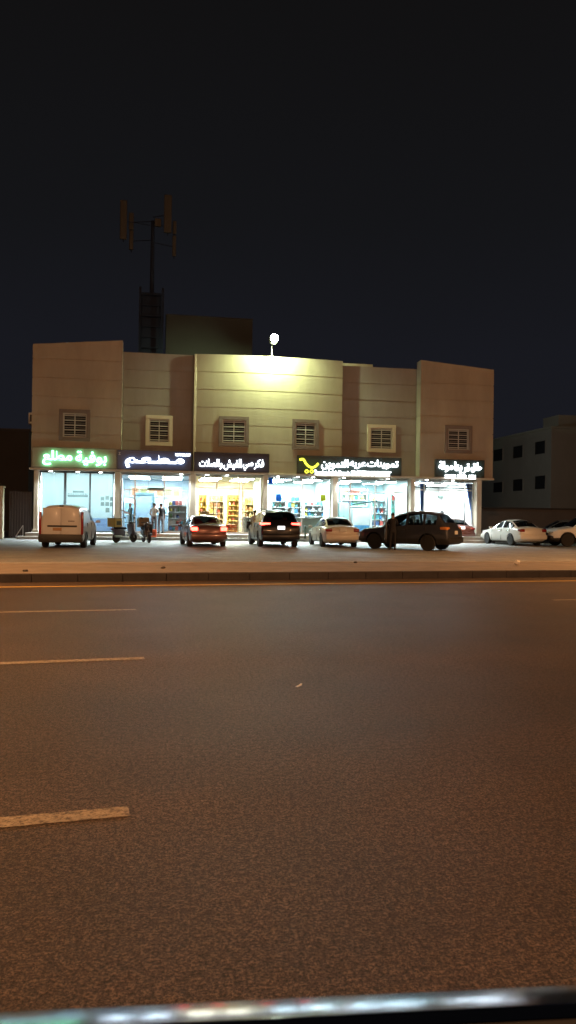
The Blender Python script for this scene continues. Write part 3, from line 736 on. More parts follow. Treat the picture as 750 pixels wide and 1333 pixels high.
for (a_, b_, c_, d_, dy) in ((157, 266, 166, 316, -.6), (167.5, 275, 174, 297, .3), (168, 298, 173.5, 323, .3), (213.5, 260, 223.5, 308.5, -.7), (225, 285, 230, 302, .4), (224.5, 304, 229.5, 331, .4)):
    x0 = onY(a_, (b_ + d_) / 2, YM).x - mc.x; x1 = onY(c_, (b_ + d_) / 2, YM).x - mc.x
    z1 = onY((a_ + c_) / 2, b_, YM).z - 9.41; z0 = onY((a_ + c_) / 2, d_, YM).z - 9.41
    mb = MB(); mb.bb(x0, x1, dy - .1, dy + .1, z0, z1, bev=.04); an = mb.build('panel_antenna', m_ant, t)
    mb = MB(); xm = (x0 + x1) / 2; mb.tube((xm, dy + .16, z0 - .1), (xm, dy + .16, z1 + .1), .03)
    mb.tube((xm, dy + .16, (z0 + z1) / 2), (0, 0, (z0 + z1) / 2), .025); s_ = mb.build('bracket', m_mast); s_.parent = an
x0 = onY(201.5, 293, YM).x - mc.x; x1 = onY(210, 293, YM).x - mc.x; z1 = onY(205, 288, YM).z - 9.41; z0 = onY(205, 298, YM).z - 9.41
mb = MB(); mb.bb(x0, x1, -.5, -.28, z0, z1, bev=.03); mb.tube(((x0 + x1) / 2, -.28, (z0 + z1) / 2), (0, 0, (z0 + z1) / 2), .03); mb.build('radio_unit', m_ant, t)

# ---------------------------------------------------------------- vehicles
m_tyre = mat('tyre_rubber', (0.018, 0.018, 0.018), rough=0.85, bump=0.3, bscale=60)
m_rim = mat('alloy_rim', (0.42, 0.42, 0.43), rough=0.3, metal=0.9)
m_rimd = mat('dark_rim', (0.06, 0.06, 0.065), rough=0.35, metal=0.8)
m_cglass = glass('tinted_glass', (0.22, 0.25, 0.26), gloss=0.08)
m_cglass_l = glass('light_glass', (0.55, 0.62, 0.64), gloss=0.08)
m_plastic = mat('black_plastic', (0.02, 0.02, 0.021), rough=0.55)
m_under = mat('underbody', (0.01, 0.01, 0.01), rough=0.9)
m_seat = mat('seat_cloth', (0.05, 0.05, 0.055), rough=0.9)
m_tail_on = emis('tail_lamp_lit', (1.0, 0.045, 0.03), 16)
m_tail_off = mat('tail_lamp_red', (0.22, 0.012, 0.01), rough=0.2, coat=0.6)
m_amber = mat('tail_lamp_amber', (0.65, 0.25, 0.06), rough=0.2, coat=0.6)
m_head = mat('head_lamp', (0.55, 0.57, 0.58), rough=0.1, metal=0.4, coat=0.8)
m_chrome = mat('chrome', (0.7, 0.7, 0.7), rough=0.15, metal=1.0)
m_plate = mat('number_plate', (0.72, 0.72, 0.68), rough=0.5)
m_plate_on = emis('lit_number_plate', (1.0, 0.98, 0.95), 2.2)
m_plate_or = emis('orange_plate_lamps', (1.0, 0.42, 0.12), 2.6)
def paint(name, col, metal=0.0, rough=0.32): return mat(name, col, rough=rough, metal=metal, coat=0.7, var=0.03, vscale=1.5)

def resample(st, step=0.05):
    out = []
    for (a, b) in zip(st[:-1], st[1:]):
        n = max(3, int(math.ceil(abs(b[0] - a[0]) / step)))
        for i in range(n):
            u = i / n; out.append([a[k] * (1 - u) + b[k] * u for k in range(len(a))])
    out.append(list(st[-1])); 
    for _ in range(3):
        o2 = [r[:] for r in out]
        for i in range(1, len(out) - 1):
            for k in range(1, len(out[0])): o2[i][k] = out[i - 1][k] * .25 + out[i][k] * .5 + out[i + 1][k] * .25
        out = o2
    return out

NT = 4                                     # subdivisions per section span
def section(r):
    x, wd, zb, zbelt, zt, wr = r
    zm = zb + (zbelt - zb) * 0.55
    g_h = max(0.0, zt - 0.03 - zbelt)
    pts = [(0, zb), (wd * .82, zb), (wd * .97, zb + .10), (wd, zm), (wd * .955, zbelt), ((wd * .93 + wr) / 2 + 0.02, zbelt + g_h * .5), (wr, zbelt + g_h), (0, zt + 0.02)]
    res = []
    for i in range(7):
        for j in range(NT):
            u = j / NT; res.append([pts[i][0] * (1 - u) + pts[i + 1][0] * u, pts[i][1] * (1 - u) + pts[i + 1][1] * u, i + u])
    res.append([0, pts[7][1], 7.0])
    o2 = [q[:] for q in res]
    for _ in range(2):
        o2 = [q[:] for q in res]
        for i in range(1, len(res) - 1):
            for k in (0, 1): o2[i][k] = res[i - 1][k] * .25 + res[i][k] * .5 + res[i + 1][k] * .25
        res = o2
    # roof crown
    return res

def wheel(parent, x, y, r, wid, side, rim_m, steer=0.0, spokes=5):
    w_ = bpy.data.objects.new('wheel', None); COL.objects.link(w_); w_.parent = parent; w_.location = (x, y, r); w_.rotation_euler = (0, 0, steer); w_.empty_display_size = .1
    mb = MB(); h = wid / 2
    mb.lathe([(r * .62, -h), (r * .93, -h), (r, -h * .7), (r, h * .7), (r * .93, h), (r * .62, h)], axis='Y', n=28)
    mb.build('tyre', m_tyre, w_, smooth=True)
    mb = MB(); o = side * h
    mb.lathe([(r * .62, o * .95), (r * .56, o * .6), (r * .56, o * .5)], axis='Y', n=24)
    mb.lathe([(r * .16, o * .4), (r * .14, o * .95)], axis='Y', n=12)
    for k in range(spokes):
        a = 2 * PI * k / spokes + .3
        mb.box((math.cos(a) * r * .35, o * .75, math.sin(a) * r * .35), (r * .5, .03, r * .16), ry=-a, bev=.008)
    mb.build('rim', rim_m, w_)

def car(name, label, cat, loc, rz, st, body_m, *, kind='sedan', axle=(1.35, -1.35), wr_=0.32, track=0.78, glass_m=None,
        side=(-1.5, 0.7), bpil=(-0.35,), ws=None, rw=None, side_glass=True, lights_on=False, plate='plain', rim_m=None, cladding=False,
        tail=None, open_door=False, roof_rails=False, door_x=(0.75, -0.32, -1.25), steer=0.0, dark_tail=False):
    glass_m = glass_m or m_cglass; rim_m = rim_m or m_rim
    t = thing(name, label, cat, loc, rz)
    R = resample(st); S = [section(r) for r in R]
    nS = len(R); nP = len(S[0])
    arch = wr_ + 0.065
    def P_(i, j, sg):
        y, z, tt = S[i][j]; x = R[i][0]
        # round the plan ends
        if tt <= 4.2 and abs(y) > 0.3:
            for ax in axle:
                dx, dz = x - ax, z - wr_
                d = math.hypot(dx, dz)
                if 1e-6 < d < arch and d > arch - 0.085:
                    x = ax + dx / d * arch; z = wr_ + dz / d * arch
        return Vector((x, sg * y, z))
    MBS = {'body': MB(), 'windscreen': MB(), 'rear_window': MB(), 'side_window': MB(), 'side_window_b': MB(), 'lower_trim': MB()}
    x_front, x_rear = st[0][0], st[-1][0]
    for sg in (-1, 1):
        for i in range(nS - 1):
            xm = (R[i][0] + R[i + 1][0]) / 2
            for j in range(nP - 1):
                tm = (S[i][j][2] + S[i][j + 1][2]) / 2
                zc = (S[i][j][1] + S[i][j + 1][1] + S[i + 1][j][1] + S[i + 1][j + 1][1]) / 4
                yc = (S[i][j][0] + S[i][j + 1][0]) / 2
                if tm < 4.2 and yc > 0.45 and any(math.hypot(xm - ax, zc - wr_) < arch - 0.03 for ax in axle): continue
                q = [P_(i, j, sg), P_(i + 1, j, sg), P_(i + 1, j + 1, sg), P_(i, j + 1, sg)]
                key = 'body'
                gh = R[i][4] - R[i][3]
                if side_glass and 4.3 < tm < 5.8 and side[0] < xm < side[1] and gh > 0.16 and not any(abs(xm - b) < 0.05 for b in bpil): key = 'side_window' if sg > 0 else 'side_window_b'
                elif ws and tm > 6.12 and ws[0] < xm < ws[1]: key = 'windscreen'
                elif rw and tm > 6.12 and rw[0] < xm < rw[1]: key = 'rear_window'
                elif cladding and tm < 2.4: key = 'lower_trim'
                MBS[key].add(q, [(0, 1, 2, 3)])
    # end caps
    for i in (0, nS - 1):
        ring = [P_(i, j, 1) for j in range(nP)] + [P_(i, j, -1) for j in range(nP - 2, 0, -1)]
        MBS['body'].add(ring, [tuple(range(len(ring)))])
    # floor / wheel housing, dark
    for k, mb in MBS.items():
        if not mb.f: continue
        mm = body_m if k == 'body' else (m_plastic if k == 'lower_trim' else glass_m)
        bo = mb.build('side_window' if k == 'side_window_b' else k, mm, t, smooth=True)
        bm = bmesh.new(); bm.from_mesh(bo.data); bmesh.ops.remove_doubles(bm, verts=bm.verts, dist=0.0008); bmesh.ops.recalc_face_normals(bm, faces=bm.faces); bm.to_mesh(bo.data); bm.free()
    wmax = max(r[1] for r in st); zb = min(r[2] for r in st[2:-2]); L0, L1 = x_rear + .25, x_front - .25
    mb = MB(); mb.bb(L0, L1, -wmax * .62, wmax * .62, zb + .03, zb + .22); mb.bb(axle[1] + arch, axle[0] - arch, -wmax * .9, wmax * .9, zb + .03, zb + .14); mb.build('chassis', m_under, t)
    # seats, dashboard
    sh = zb + .22; rt = max(r[4] for r in st)
    mb = MB()
    for (sx, ys) in ((0.05, (-.38, .38)), (-.85, (-.38, .38))):
        for y in ys:
            mb.box((sx, y, sh + .25), (.5, .5, .18), bev=.05); mb.box((sx - .28, y, sh + .52), (.14, .48, .55), ry=-.2, bev=.05); mb.box((sx - .36, y, min(rt - .22, sh + .86)), (.09, .26, .16), bev=.04)
    mb.build('seat', m_seat, t)
    mb = MB(); mb.box((.62, 0, sh + .48), (.35, wmax * 1.6, .16), bev=.05); mb.build('dashboard', m_seat, t)
    for ax in axle:
        for sg in (-1, 1): wheel(t, ax, sg * (track), wr_, 0.21, sg, rim_m, steer if ax == axle[0] else 0.0)
    # bumpers
    rr = st[-1]; rf = st[0]
    wv = rr[1]
    mb = MB(); zbp = rr[2] + .02
    mb.box((x_rear + .05, 0, zbp + .14), (.26, wmax * 1.86, .27), bev=.07); mb.build('rear_bumper', m_plastic if (cladding or kind == 'van') else body_m, t, smooth=True)
    mb = MB(); mb.box((x_front - .07, 0, rf[2] + .12), (.26, wmax * 1.76, .25), bev=.08); mb.build('front_bumper', m_plastic if cladding else body_m, t, smooth=True)
    mb = MB(); mb.box((x_front + .02, 0, rf[2] + .32), (.06, wmax * .9, .14), bev=.02); mb.build('grille', m_plastic, t)
    # lamps
    tl = tail or dict(z=.88, y=.66, s=(.14, .34, .16), dx=0.05)
    tm_ = m_tail_on if lights_on else (m_amber if dark_tail else m_tail_off)
    for sg in (-1, 1):
        mb = MB(); mb.box((x_rear + tl['dx'], sg * tl['y'], tl['z']), tl['s'], bev=min(tl['s']) * .3); 
        if 'wrap' in tl: mb.box((x_rear + tl['dx'] + .12, sg * (tl['y'] + tl['s'][1] / 2 - .01), tl['z'] + .01), (.3, .06, tl['s'][2] * .8), bev=.02)
        mb.build('tail_light', tm_, t, smooth=True)
        mb = MB(); mb.box((x_front - .12, sg * (rf[1] - .08), rf[2] + .40), (.22, .34, .13), rz=-sg * .5, bev=.04); mb.build('headlight', m_head, t, smooth=True)
        mx = ws[1] - .32 if ws else .7
        zb_ = [r for r in R if abs(r[0] - mx) < .08][0][3] if [r for r in R if abs(r[0] - mx) < .08] else .95
        if not (open_door and sg > 0):
            mb = MB(); mb.box((mx, sg * (wmax + .12), zb_ + .07), (.12, .2, .14), bev=.04); mb.tube((mx, sg * (wmax - .06), zb_), (mx, sg * (wmax + .1), zb_ + .05), .02); mb.build('mirror', body_m, t, smooth=True)
        # door gaps and handles
        for dxx in door_x:
            pass
        for hx in (door_x[1] + .18, door_x[2] + .25):
            rr_ = min(R, key=lambda r: abs(r[0] - hx)); mb = MB(); mb.box((hx, sg * (rr_[1] * .985 + .005), rr_[3] - .11), (.17, .035, .03), bev=.01); mb.build('door_handle', m_chrome if kind == 'sedan' else body_m, t)
        for dxx in door_x:
            mb = MB()
            rr_ = min(R, key=lambda r: abs(r[0] - dxx)); z0_ = rr_[2] + .12; z1_ = rr_[3] - .02
            zmid = rr_[2] + (rr_[3] - rr_[2]) * .55
            mb.bb(dxx - .006, dxx + .006, sg * (rr_[1] * .975), sg * (rr_[1] + .001), z0_, zmid); mb.bb(dxx - .006, dxx + .006, sg * (rr_[1] * .955), sg * (rr_[1] * .985), zmid + .002, z1_)
            mb.build('door_seam', m_plastic, t)
    pz = tl.get('pz', tl['z'] - .14)
    if plate:
        mb = MB(); mb.box((x_rear - .035, 0, pz), (.02, .34, .16), bev=.005)
        mb.build('number_plate', {'plain': m_plate, 'lit': m_plate_on, 'orange': m_plate}[plate], t)
        if plate == 'orange':
            for sg in (-1, 1):
                mb = MB(); mb.sphere((x_rear - .05, sg * .17, pz), (.02, .10, .06), n=10); mb.build('plate_lamp', m_plate_or, t)
    if roof_rails:
        for sg in (-1, 1):
            mb = MB(); mb.tube((.1, sg * (.62), rt + .05), (-1.8, sg * .62, rt + .03), .02, n=8); mb.tube((.1, sg * .62, rt + .05), (.2, sg * .62, rt - .03), .02); mb.tube((-1.8, sg * .62, rt + .03), (-1.9, sg * .62, rt - .05), .02); mb.build('roof_rail', m_plastic, t)
    return t

# x, half width, bottom, belt, top, roof half width
SEDAN = [(2.30, .62, .34, .60, .64, .50), (2.22, .76, .24, .64, .70, .62), (1.95, .86, .20, .72, .80, .72), (1.3, .885, .19, .82, .90, .76), (.95, .89, .19, .87, .95, .76),
         (.15, .89, .19, .91, 1.40, .60), (-.45, .89, .19, .92, 1.46, .60), (-1.0, .89, .19, .94, 1.41, .58), (-1.70, .885, .2, .95, 1.06, .66), (-2.08, .86, .24, .93, 1.03, .68), (-2.22, .82, .30, .88, .98, .66), (-2.29, .76, .34, .80, .88, .6)]
SUV = [(2.36, .70, .36, .74, .80, .56), (2.26, .84, .28, .80, .90, .7), (1.95, .92, .26, .92, 1.02, .78), (1.3, .955, .25, 1.00, 1.10, .80), (1.05, .96, .25, 1.04, 1.14, .80),
       (.45, .96, .25, 1.06, 1.66, .66), (-.3, .96, .25, 1.07, 1.76, .68), (-1.3, .96, .25, 1.09, 1.74, .67), (-1.95, .95, .26, 1.10, 1.68, .65), (-2.24, .94, .28, 1.08, 1.20, .74), (-2.32, .92, .30, .98, 1.08, .74), (-2.38, .88, .34, .80, .92, .7)]
COMPACT_SUV = [(2.25, .66, .36, .70, .76, .52), (2.16, .80, .28, .78, .86, .66), (1.9, .89, .26, .90, .98, .76), (1.3, .915, .25, .96, 1.05, .78), (1.0, .92, .25, .99, 1.09, .77),
       (.30, .92, .25, 1.01, 1.66, .62), (-.4, .92, .27, 1.06, 1.80, .65), (-1.2, .92, .27, 1.09, 1.77, .64), (-1.72, .91, .28, 1.13, 1.70, .60), (-2.14, .90, .30, 1.10, 1.22, .66), (-2.27, .88, .30, .96, 1.06, .68), (-2.32, .84, .34, .80, .92, .66)]
VAN = [(2.16, .66, .36, .74, .80, .56), (2.06, .80, .28, .82, .92, .68), (1.8, .88, .26, .94, 1.06, .74), (1.45, .905, .24, 1.02, 1.16, .76), (.62, .91, .23, 1.06, 1.72, .66),
       (.1, .915, .23, 1.08, 1.80, .68), (-1.4, .915, .23, 1.08, 1.82, .68), (-2.06, .91, .24, 1.08, 1.80, .66), (-2.14, .90, .26, 1.06, 1.74, .64), (-2.17, .88, .28, 1.02, 1.66, .60)]

def head(px0, yaw=0.0): return None
def place(px, py, z=LOT_Z + .001): p = onZ(px, py, z); return p
HY = PI / 2            # facing +Y (towards the shops)

# white cargo van, rear doors to the road
p = place(84, 714)
van = car('cargo_van', 'white cargo van with blank rear doors and black bumper by the frosted shopfront', 'van',
          (p.x - .02, p.y + 2.2, LOT_Z), HY - .06, VAN, paint('van_white', (0.58, 0.58, 0.60)), kind='van', axle=(1.32, -1.36), wr_=.32, track=.79,
          side=(.1, 1.0), bpil=(), ws=(.66, 1.42), tail=dict(z=1.05, y=.85, s=(.10, .11, .95), dx=.03, pz=.70), plate=None, door_x=(1.1, .05, -1.0), side_glass=True, glass_m=m_cglass)
for sg in (-1, 1):
    mb = MB(); mb.box((-2.185, sg * .375, 1.12), (.05, .73, 1.12), bev=.03); mb.build('rear_door', paint('van_white', (0.58, 0.58, 0.60)), van, smooth=True)
mb = MB(); mb.box((-2.22, -.05, .93), (.04, 1.2, .07), bev=.01); mb.build('door_strip', m_plastic, van)
mb = MB(); mb.box((-2.215, .15, .80), (.02, .36, .12), bev=.004); mb.build('number_plate', mat('tan_plate', (.35, .2, .1)), van)
mb = MB(); mb.box((-2.215, -.42, 1.14), (.012, .26, .035)); mb.build('badge', m_chrome, van)
mb = MB(); mb.box((-2.14, 0, 1.77), (.10, .16, .05), bev=.01); mb.build('brake_lamp', m_plastic, van)
mb = MB(); mb.box((-2.2, 0, .42), (.22, 1.80, .34), bev=.07); mb.build('bumper_step', m_plastic, van, smooth=True)

# saloon with lit tail lamps
p = place(273.5, 712.5)
car('saloon_car', 'dark silver saloon with its red tail lamps lit in front of the yellow shelves shop', 'car', (p.x - .25, p.y + 2.25, LOT_Z), HY + .09, SEDAN, paint('red_lit_silver', (0.22, 0.115, 0.105), metal=.45),  # silver paint reddened to carry the red glow of the tail lamps
    side=(-1.50, .72), ws=(.17, .93), rw=(-1.68, -1.0), lights_on=True, plate='orange', tail=dict(z=.83, y=.66, s=(.12, .28, .17), dx=.04, wrap=1, pz=.52), glass_m=m_cglass_l)
# black SUV
p = place(363, 713)
car('black_suv', 'black people carrier with lit red tail lamps and a lit number plate facing the grocery', 'suv', (p.x + .02, p.y + 2.32, LOT_Z), HY + .03, SUV, mat('black_paint', (0.006, 0.006, 0.008), rough=.35, coat=.25), kind='suv', axle=(1.42, -1.42), wr_=.36, track=.83,
    side=(-1.95, .9), bpil=(-.2, -1.15), ws=(.48, 1.03), rw=(-2.2, -1.97), lights_on=True, plate='lit', tail=dict(z=1.10, y=.70, s=(.12, .42, .11), dx=.13, wrap=1, pz=.93), roof_rails=True, dark_tail=False)
# white saloon, centre
p = place(443, 713)
car('saloon_car', 'white saloon with unlit lamps parked between the black people carrier and the dark crossover', 'car', (p.x + .10, p.y + 2.2, LOT_Z), HY - .0, SEDAN, paint('pearl_white', (0.66, 0.62, 0.55)),
    side=(-1.50, .72), ws=(.17, .93), rw=(-1.68, -1.0), tail=dict(z=.84, y=.66, s=(.14, .28, .17), dx=.04, wrap=1, pz=.86), plate='plain', glass_m=m_cglass_l)
# dark crossover, side on, door open
p = place(536, 716.5)
xo = car('dark_crossover', 'dark grey crossover seen from its left side with the front door open', 'suv', (p.x + .22, p.y + 1.15, LOT_Z), PI - .76, COMPACT_SUV, paint('graphite_paint', (0.040, 0.044, 0.056), metal=.2), kind='suv', axle=(1.34, -1.34), wr_=.365, track=.80,
    side=(-1.72, .8), bpil=(-.32, -1.15), ws=(.34, .98), rw=(-2.08, -1.75), tail=dict(z=1.02, y=.70, s=(.16, .32, .16), dx=.12, wrap=1, pz=.84), plate='plain', cladding=True, rim_m=m_rimd, roof_rails=False, dark_tail=True, open_door=True, glass_m=m_cglass)
# red-brown saloon behind it
p = place(599, 706)
car('saloon_car', 'dark red saloon with a lit number plate half hidden behind the dark crossover', 'car', (p.x + .12, p.y + 2.0, LOT_Z), HY - .05, SEDAN, paint('dark_red', (0.16, 0.05, 0.035), metal=.2),
    side=(-1.50, .72), ws=(.17, .93), rw=(-1.68, -1.0), tail=dict(z=.84, y=.68, s=(.12, .26, .15), dx=.04, wrap=1, pz=.90), plate='lit')
# white saloon right
p = place(688, 711)
car('saloon_car', 'white saloon with rounded roof parked alone to the right of the shops', 'car', (p.x + .05, p.y + 2.1, LOT_Z), HY + .06, SEDAN, paint('chalk_white', (0.70, 0.68, 0.64)),
    side=(-1.50, .72), ws=(.17, .93), rw=(-1.68, -1.0), tail=dict(z=.86, y=.66, s=(.14, .28, .17), dx=.04, wrap=1, pz=.66), plate=None, glass_m=m_cglass_l)
# silver car further back
p = place(730, 708)
car('saloon_car', 'silver saloon with dark windows partly hidden behind the white saloon on the right', 'car', (p.x + .6, p.y + 1.2, LOT_Z), PI - .25, SEDAN, paint('silver_blue', (0.22, 0.23, 0.27), metal=.4),
    side=(-1.50, .72), ws=(.17, .93), rw=(-1.68, -1.0), plate='plain')
# white SUV cut by the right edge
p = place(739, 712)
car('white_suv', 'white off road vehicle with black wheel arch, cut off by the right photo edge', 'suv', (p.x + 1.55, p.y + .95, LOT_Z), PI - .10, COMPACT_SUV, paint('frost_white', (0.70, 0.72, 0.74)), kind='suv', axle=(1.34, -1.34), wr_=.38, track=.80,
    side=(-1.85, .8), bpil=(-.32, -1.2), ws=(.34, .98), rw=(-2.14, -1.83), tail=dict(z=.98, y=.68, s=(.16, .30, .15), dx=.10), cladding=True)

# ---------------------------------------------------------------- people
m_skin = mat('skin', (0.32, 0.18, 0.12), rough=0.6)
m_hair = mat('black_hair', (0.012, 0.011, 0.010), rough=0.7)
m_shoe = mat('dark_shoe', (0.025, 0.02, 0.018), rough=0.6)
def person(label, loc, rz, top_m, leg_m, arms=None, h=1.74, lean=0.0, stride=0.0, hair=True):
    """local +Y is where the person faces; arms: {'L': (elbow, wrist), 'R': ...}"""
    s = h / 1.75
    t = thing('person', label, 'person', loc, rz)
    V = []; E_ = []; Rr = []; reg = []
    def v(p, r, parent=None, g_='top'):
        V.append(Vector(p) * s); Rr.append(r * s); reg.append(g_)
        if parent is not None: E_.append((parent, len(V) - 1))
        return len(V) - 1
    pel = v((0, 0, .95), .135); w1 = v((0, .0 + lean * .2, 1.10), .125, pel); ch = v((0, lean * .5, 1.30), .145, w1); up = v((0, lean * .8, 1.42), .11, ch)
    nk = v((0, lean, 1.50), .052, up, 'skin'); hb = v((0, lean + .01, 1.57), .07, nk, 'skin'); hc = v((0, lean + .015, 1.65), .088, hb, 'skin'); ht = v((0, lean + .005, 1.715), .055, hc, 'skin')
    nose = v((0, lean + .115, 1.625), .014, hc, 'skin')
    for sg in (-1, 1): v((sg * .092, lean + .0, 1.63), .018, hc, 'skin')
    for k, sg in (('L', -1), ('R', 1)):
        st_ = stride * sg
        hp = v((sg * .095, 0, .88), .095, pel, 'leg'); kn = v((sg * .105, .02 + st_ * .5, .50), .062, hp, 'leg'); an = v((sg * .11, st_, .10), .042, kn, 'leg')
        he = v((sg * .11, st_ - .04, .045), .040, an, 'shoe'); to = v((sg * .125, st_ + .17, .032), .034, an, 'shoe')
        sh = v((sg * .175, lean * .8, 1.42), .062, up)
        el, wr = (arms or {}).get(k, ((sg * .235, -.02, 1.14), (sg * .25, .07, .90)))
        e_ = v(el, .046, sh); wv = v(wr, .030, e_, 'skin')
        d = (Vector(wr) - Vector(el)).normalized(); pa = Vector(wr) + d * .07
        pm = v(pa, .032, wv, 'skin'); sd = Vector((0, 1, 0)) if abs(d.y) < .8 else Vector((0, 0, 1))
        sd = (sd - d * sd.dot(d)).normalized(); inn = d.cross(sd) * .3
        for q, (of, ln) in enumerate(((-.030, .075), (-.010, .085), (.010, .08), (.030, .062))):
            f1 = v(pa + sd * of + d * ln * .55, .009, pm, 'skin'); v(pa + sd * of * .9 + d * ln + inn * .02 * sg, .008, f1, 'skin')
        v(Vector(wr) + d * .05 + sd * .055, .010, wv, 'skin')
    me = bpy.data.meshes.new('body'); me.from_pydata([tuple(q) for q in V], E_, [])
    o = bpy.data.objects.new('body', me); COL.objects.link(o)
    sk = o.modifiers.new('skin', 'SKIN')
    for i, sv in enumerate(me.skin_vertices[0].data): sv.radius = (Rr[i], Rr[i]); sv.use_root = (i == 0)
    # chest and shoulders wider than deep
    for i in (0, 1, 2, 3): me.skin_vertices[0].data[i].radius = (Rr[i] * 1.15, Rr[i] * .80)
    sb = o.modifiers.new('sub', 'SUBSURF'); sb.levels = 1; sb.render_levels = 1
    dg = bpy.context.evaluated_depsgraph_get(); m2 = bpy.data.meshes.new_from_object(o.evaluated_get(dg))
    bpy.data.objects.remove(o)
    m2.materials.clear()
    for q in (top_m, leg_m, m_skin, m_shoe): m2.materials.append(q)
    idx = {'top': 0, 'leg': 1, 'skin': 2, 'shoe': 3}
    segs = [(V[a], V[b], reg[b]) for a, b in E_]
    for p_ in m2.polygons:
        c = p_.center; best = None
        for a, b, g_ in segs:
            ab = b - a; u = max(0, min(1, (c - a).dot(ab) / max(1e-9, ab.dot(ab)))); dd = (c - (a + ab * u)).length
            if best is None or dd < best[0]: best = (dd, g_, u)
        g_ = best[1]
        if g_ == 'leg' or (c.z < .97 * s and abs(c.x) < .16 * s and g_ == 'top'): g_ = 'leg'
        p_.material_index = idx[g_]; p_.use_smooth = True
    ob = bpy.data.objects.new('body', m2); COL.objects.link(ob); ob.parent = t
    if hair:
        mb = MB(); mb.sphere((0, (lean - .012) * s, 1.685 * s), (.088 * s, .10 * s, .075 * s), n=14); mb.build('hair', m_hair, t, smooth=True)
    mb = MB()
    for sg in (-1, 1): mb.sphere((sg * .032 * s, (lean + .092) * s, 1.65 * s), .011 * s, n=8)
    mb.build('eye', mat('eye_dark', (.02, .015, .012), rough=.2), t)
    mb = MB(); mb.box((0, (lean + .088) * s, 1.585 * s), (.045 * s, .014 * s, .010 * s), bev=.003); mb.build('mouth', mat('lips', (.22, .08, .07)), t)
    return t
m_c_teal = mat('dark_teal_cloth', (0.03, 0.06, 0.065), rough=.9, bump=.4, bscale=14)
m_c_white = mat('white_cloth', (0.62, 0.62, 0.60), rough=.9, bump=.4, bscale=14)
m_c_black = mat('black_cloth', (0.014, 0.014, 0.018), rough=.9, bump=.4, bscale=14)
m_c_grey = mat('grey_cloth', (0.16, 0.16, 0.18), rough=.9, bump=.4, bscale=14)
m_c_khaki = mat('khaki_cloth', (0.32, 0.27, 0.2), rough=.9, bump=.4, bscale=14)
def pfeet(px, py, Y=None, z=None):
    return onZ(px, py, z) if z is not None else onY(px, py, Y)
p = onY(169.5, 690, 43.35)
person('man in dark teal clothes holding something up beside the first scooter', (p.x, 43.35, ZP), -PI / 2 + 0.35 + PI, m_c_teal, m_c_teal, arms={'R': ((.24, .10, 1.18), (.20, .34, 1.28)), 'L': ((-.24, .08, 1.14), (-.16, .30, 1.16))}, h=1.72)
p = onY(200.5, 690, 43.25)
person('man in a white shirt standing with his back to the road at the restaurant window', (p.x, 43.25, ZP), -.35, m_c_white, m_c_grey, arms={'R': ((.25, .10, 1.18), (.14, .32, 1.20)), 'L': ((-.25, .0, 1.14), (-.22, .2, 1.02))}, h=1.74)
p = onY(209.5, 690, 43.4)
person('man in a black shirt with a white sleeve standing close beside the man in white', (p.x, 43.4, ZP), .45, m_c_black, m_c_grey, arms={'L': ((-.25, .12, 1.2), (-.12, .34, 1.26))}, h=1.72)
p = onZ(331, 707.5, LOT_Z)
person('man in white shirt and pale trousers carrying a bag beside the black people carrier', (p.x, p.y, LOT_Z), .7, m_c_white, m_c_khaki, arms={'L': ((-.25, .02, 1.16), (-.20, .22, 1.04))}, stride=.10, h=1.75)
b = thing('shoulder_bag', 'dark bag held by the man beside the black people carrier', 'bag', (p.x - .26, p.y - .05, LOT_Z + .92), .3)
mb = MB(); mb.box((0, 0, 0), (.34, .16, .28), bev=.06); mb.build('bag_body', m_c_black, b, smooth=True)
mb = MB(); mb.tube((-.12, 0, .12), (-.02, 0, .42), .015); mb.tube((.12, 0, .12), (.02, 0, .42), .015); mb.build('strap', m_c_black, b)
p = onZ(511, 716.5, LOT_Z)
person('person in dark clothes standing in the open front door of the dark crossover', (p.x, p.y, LOT_Z), -.15, m_c_black, m_c_black, arms={'R': ((.25, .16, 1.2), (.22, .42, 1.32)), 'L': ((-.25, .14, 1.18), (-.24, .40, 1.25))}, h=1.70, lean=.05)
# open door, part of the crossover (hinged ahead of the driver)
Ld = Vector((.72, .93, 0))
mb = MB(); da = math.radians(62)
ca, sa = math.cos(da), math.sin(da)
def dl(u, vv, z): return (Ld.x - .0 - u * ca - vv * sa, Ld.y + u * sa - vv * ca, z)
outl = [(0, .36), (0, .98), (.10, 1.03), (.42, 1.46), (.98, 1.56), (1.04, 1.05), (1.04, .50), (.95, .36)]
vs = [dl(u, 0.04, z) for u, z in outl] + [dl(u, -.05, z) for u, z in outl]; n = len(outl)
low = [0, 1, 2, 5, 6, 7]
lw = [outl[i] for i in low]; nn = len(lw)
vs = [dl(u, .04, z) for u, z in lw] + [dl(u, -.05, z) for u, z in lw]
mb.add(vs, [tuple(range(nn)), tuple(range(2 * nn - 1, nn - 1, -1))] + [(i, (i + 1) % nn, nn + (i + 1) % nn, nn + i) for i in range(nn)])
for (a_, b_) in ((2, 3), (3, 4), (4, 5)): mb.tube(dl(outl[a_][0], 0, outl[a_][1]), dl(outl[b_][0], 0, outl[b_][1]), .028, n=6)
od = mb.build('open_door', MATS['graphite_paint'], xo); od['label'] = 'front door standing open'
mb = MB(); mb.add([dl(outl[i][0], 0, outl[i][1]) for i in (2, 3, 4, 5)], [(0, 1, 2, 3)]); s_ = mb.build('door_glass', m_cglass_l); s_.parent = od
mb = MB(); mb.add([dl(u, -.056, z) for u, z in ((.1, .42), (.1, .95), (.85, .98), (.85, .45))], [(0, 1, 2, 3)]); s_ = mb.build('door_lining', mat('grey_lining', (.25, .25, .25), rough=.7)); s_.parent = od
c = dl(.12, .14, 1.10); mb = MB(); mb.box(c, (.14, .2, .15), bev=.04); s_ = mb.build('mirror', MATS['graphite_paint']); s_.parent = od

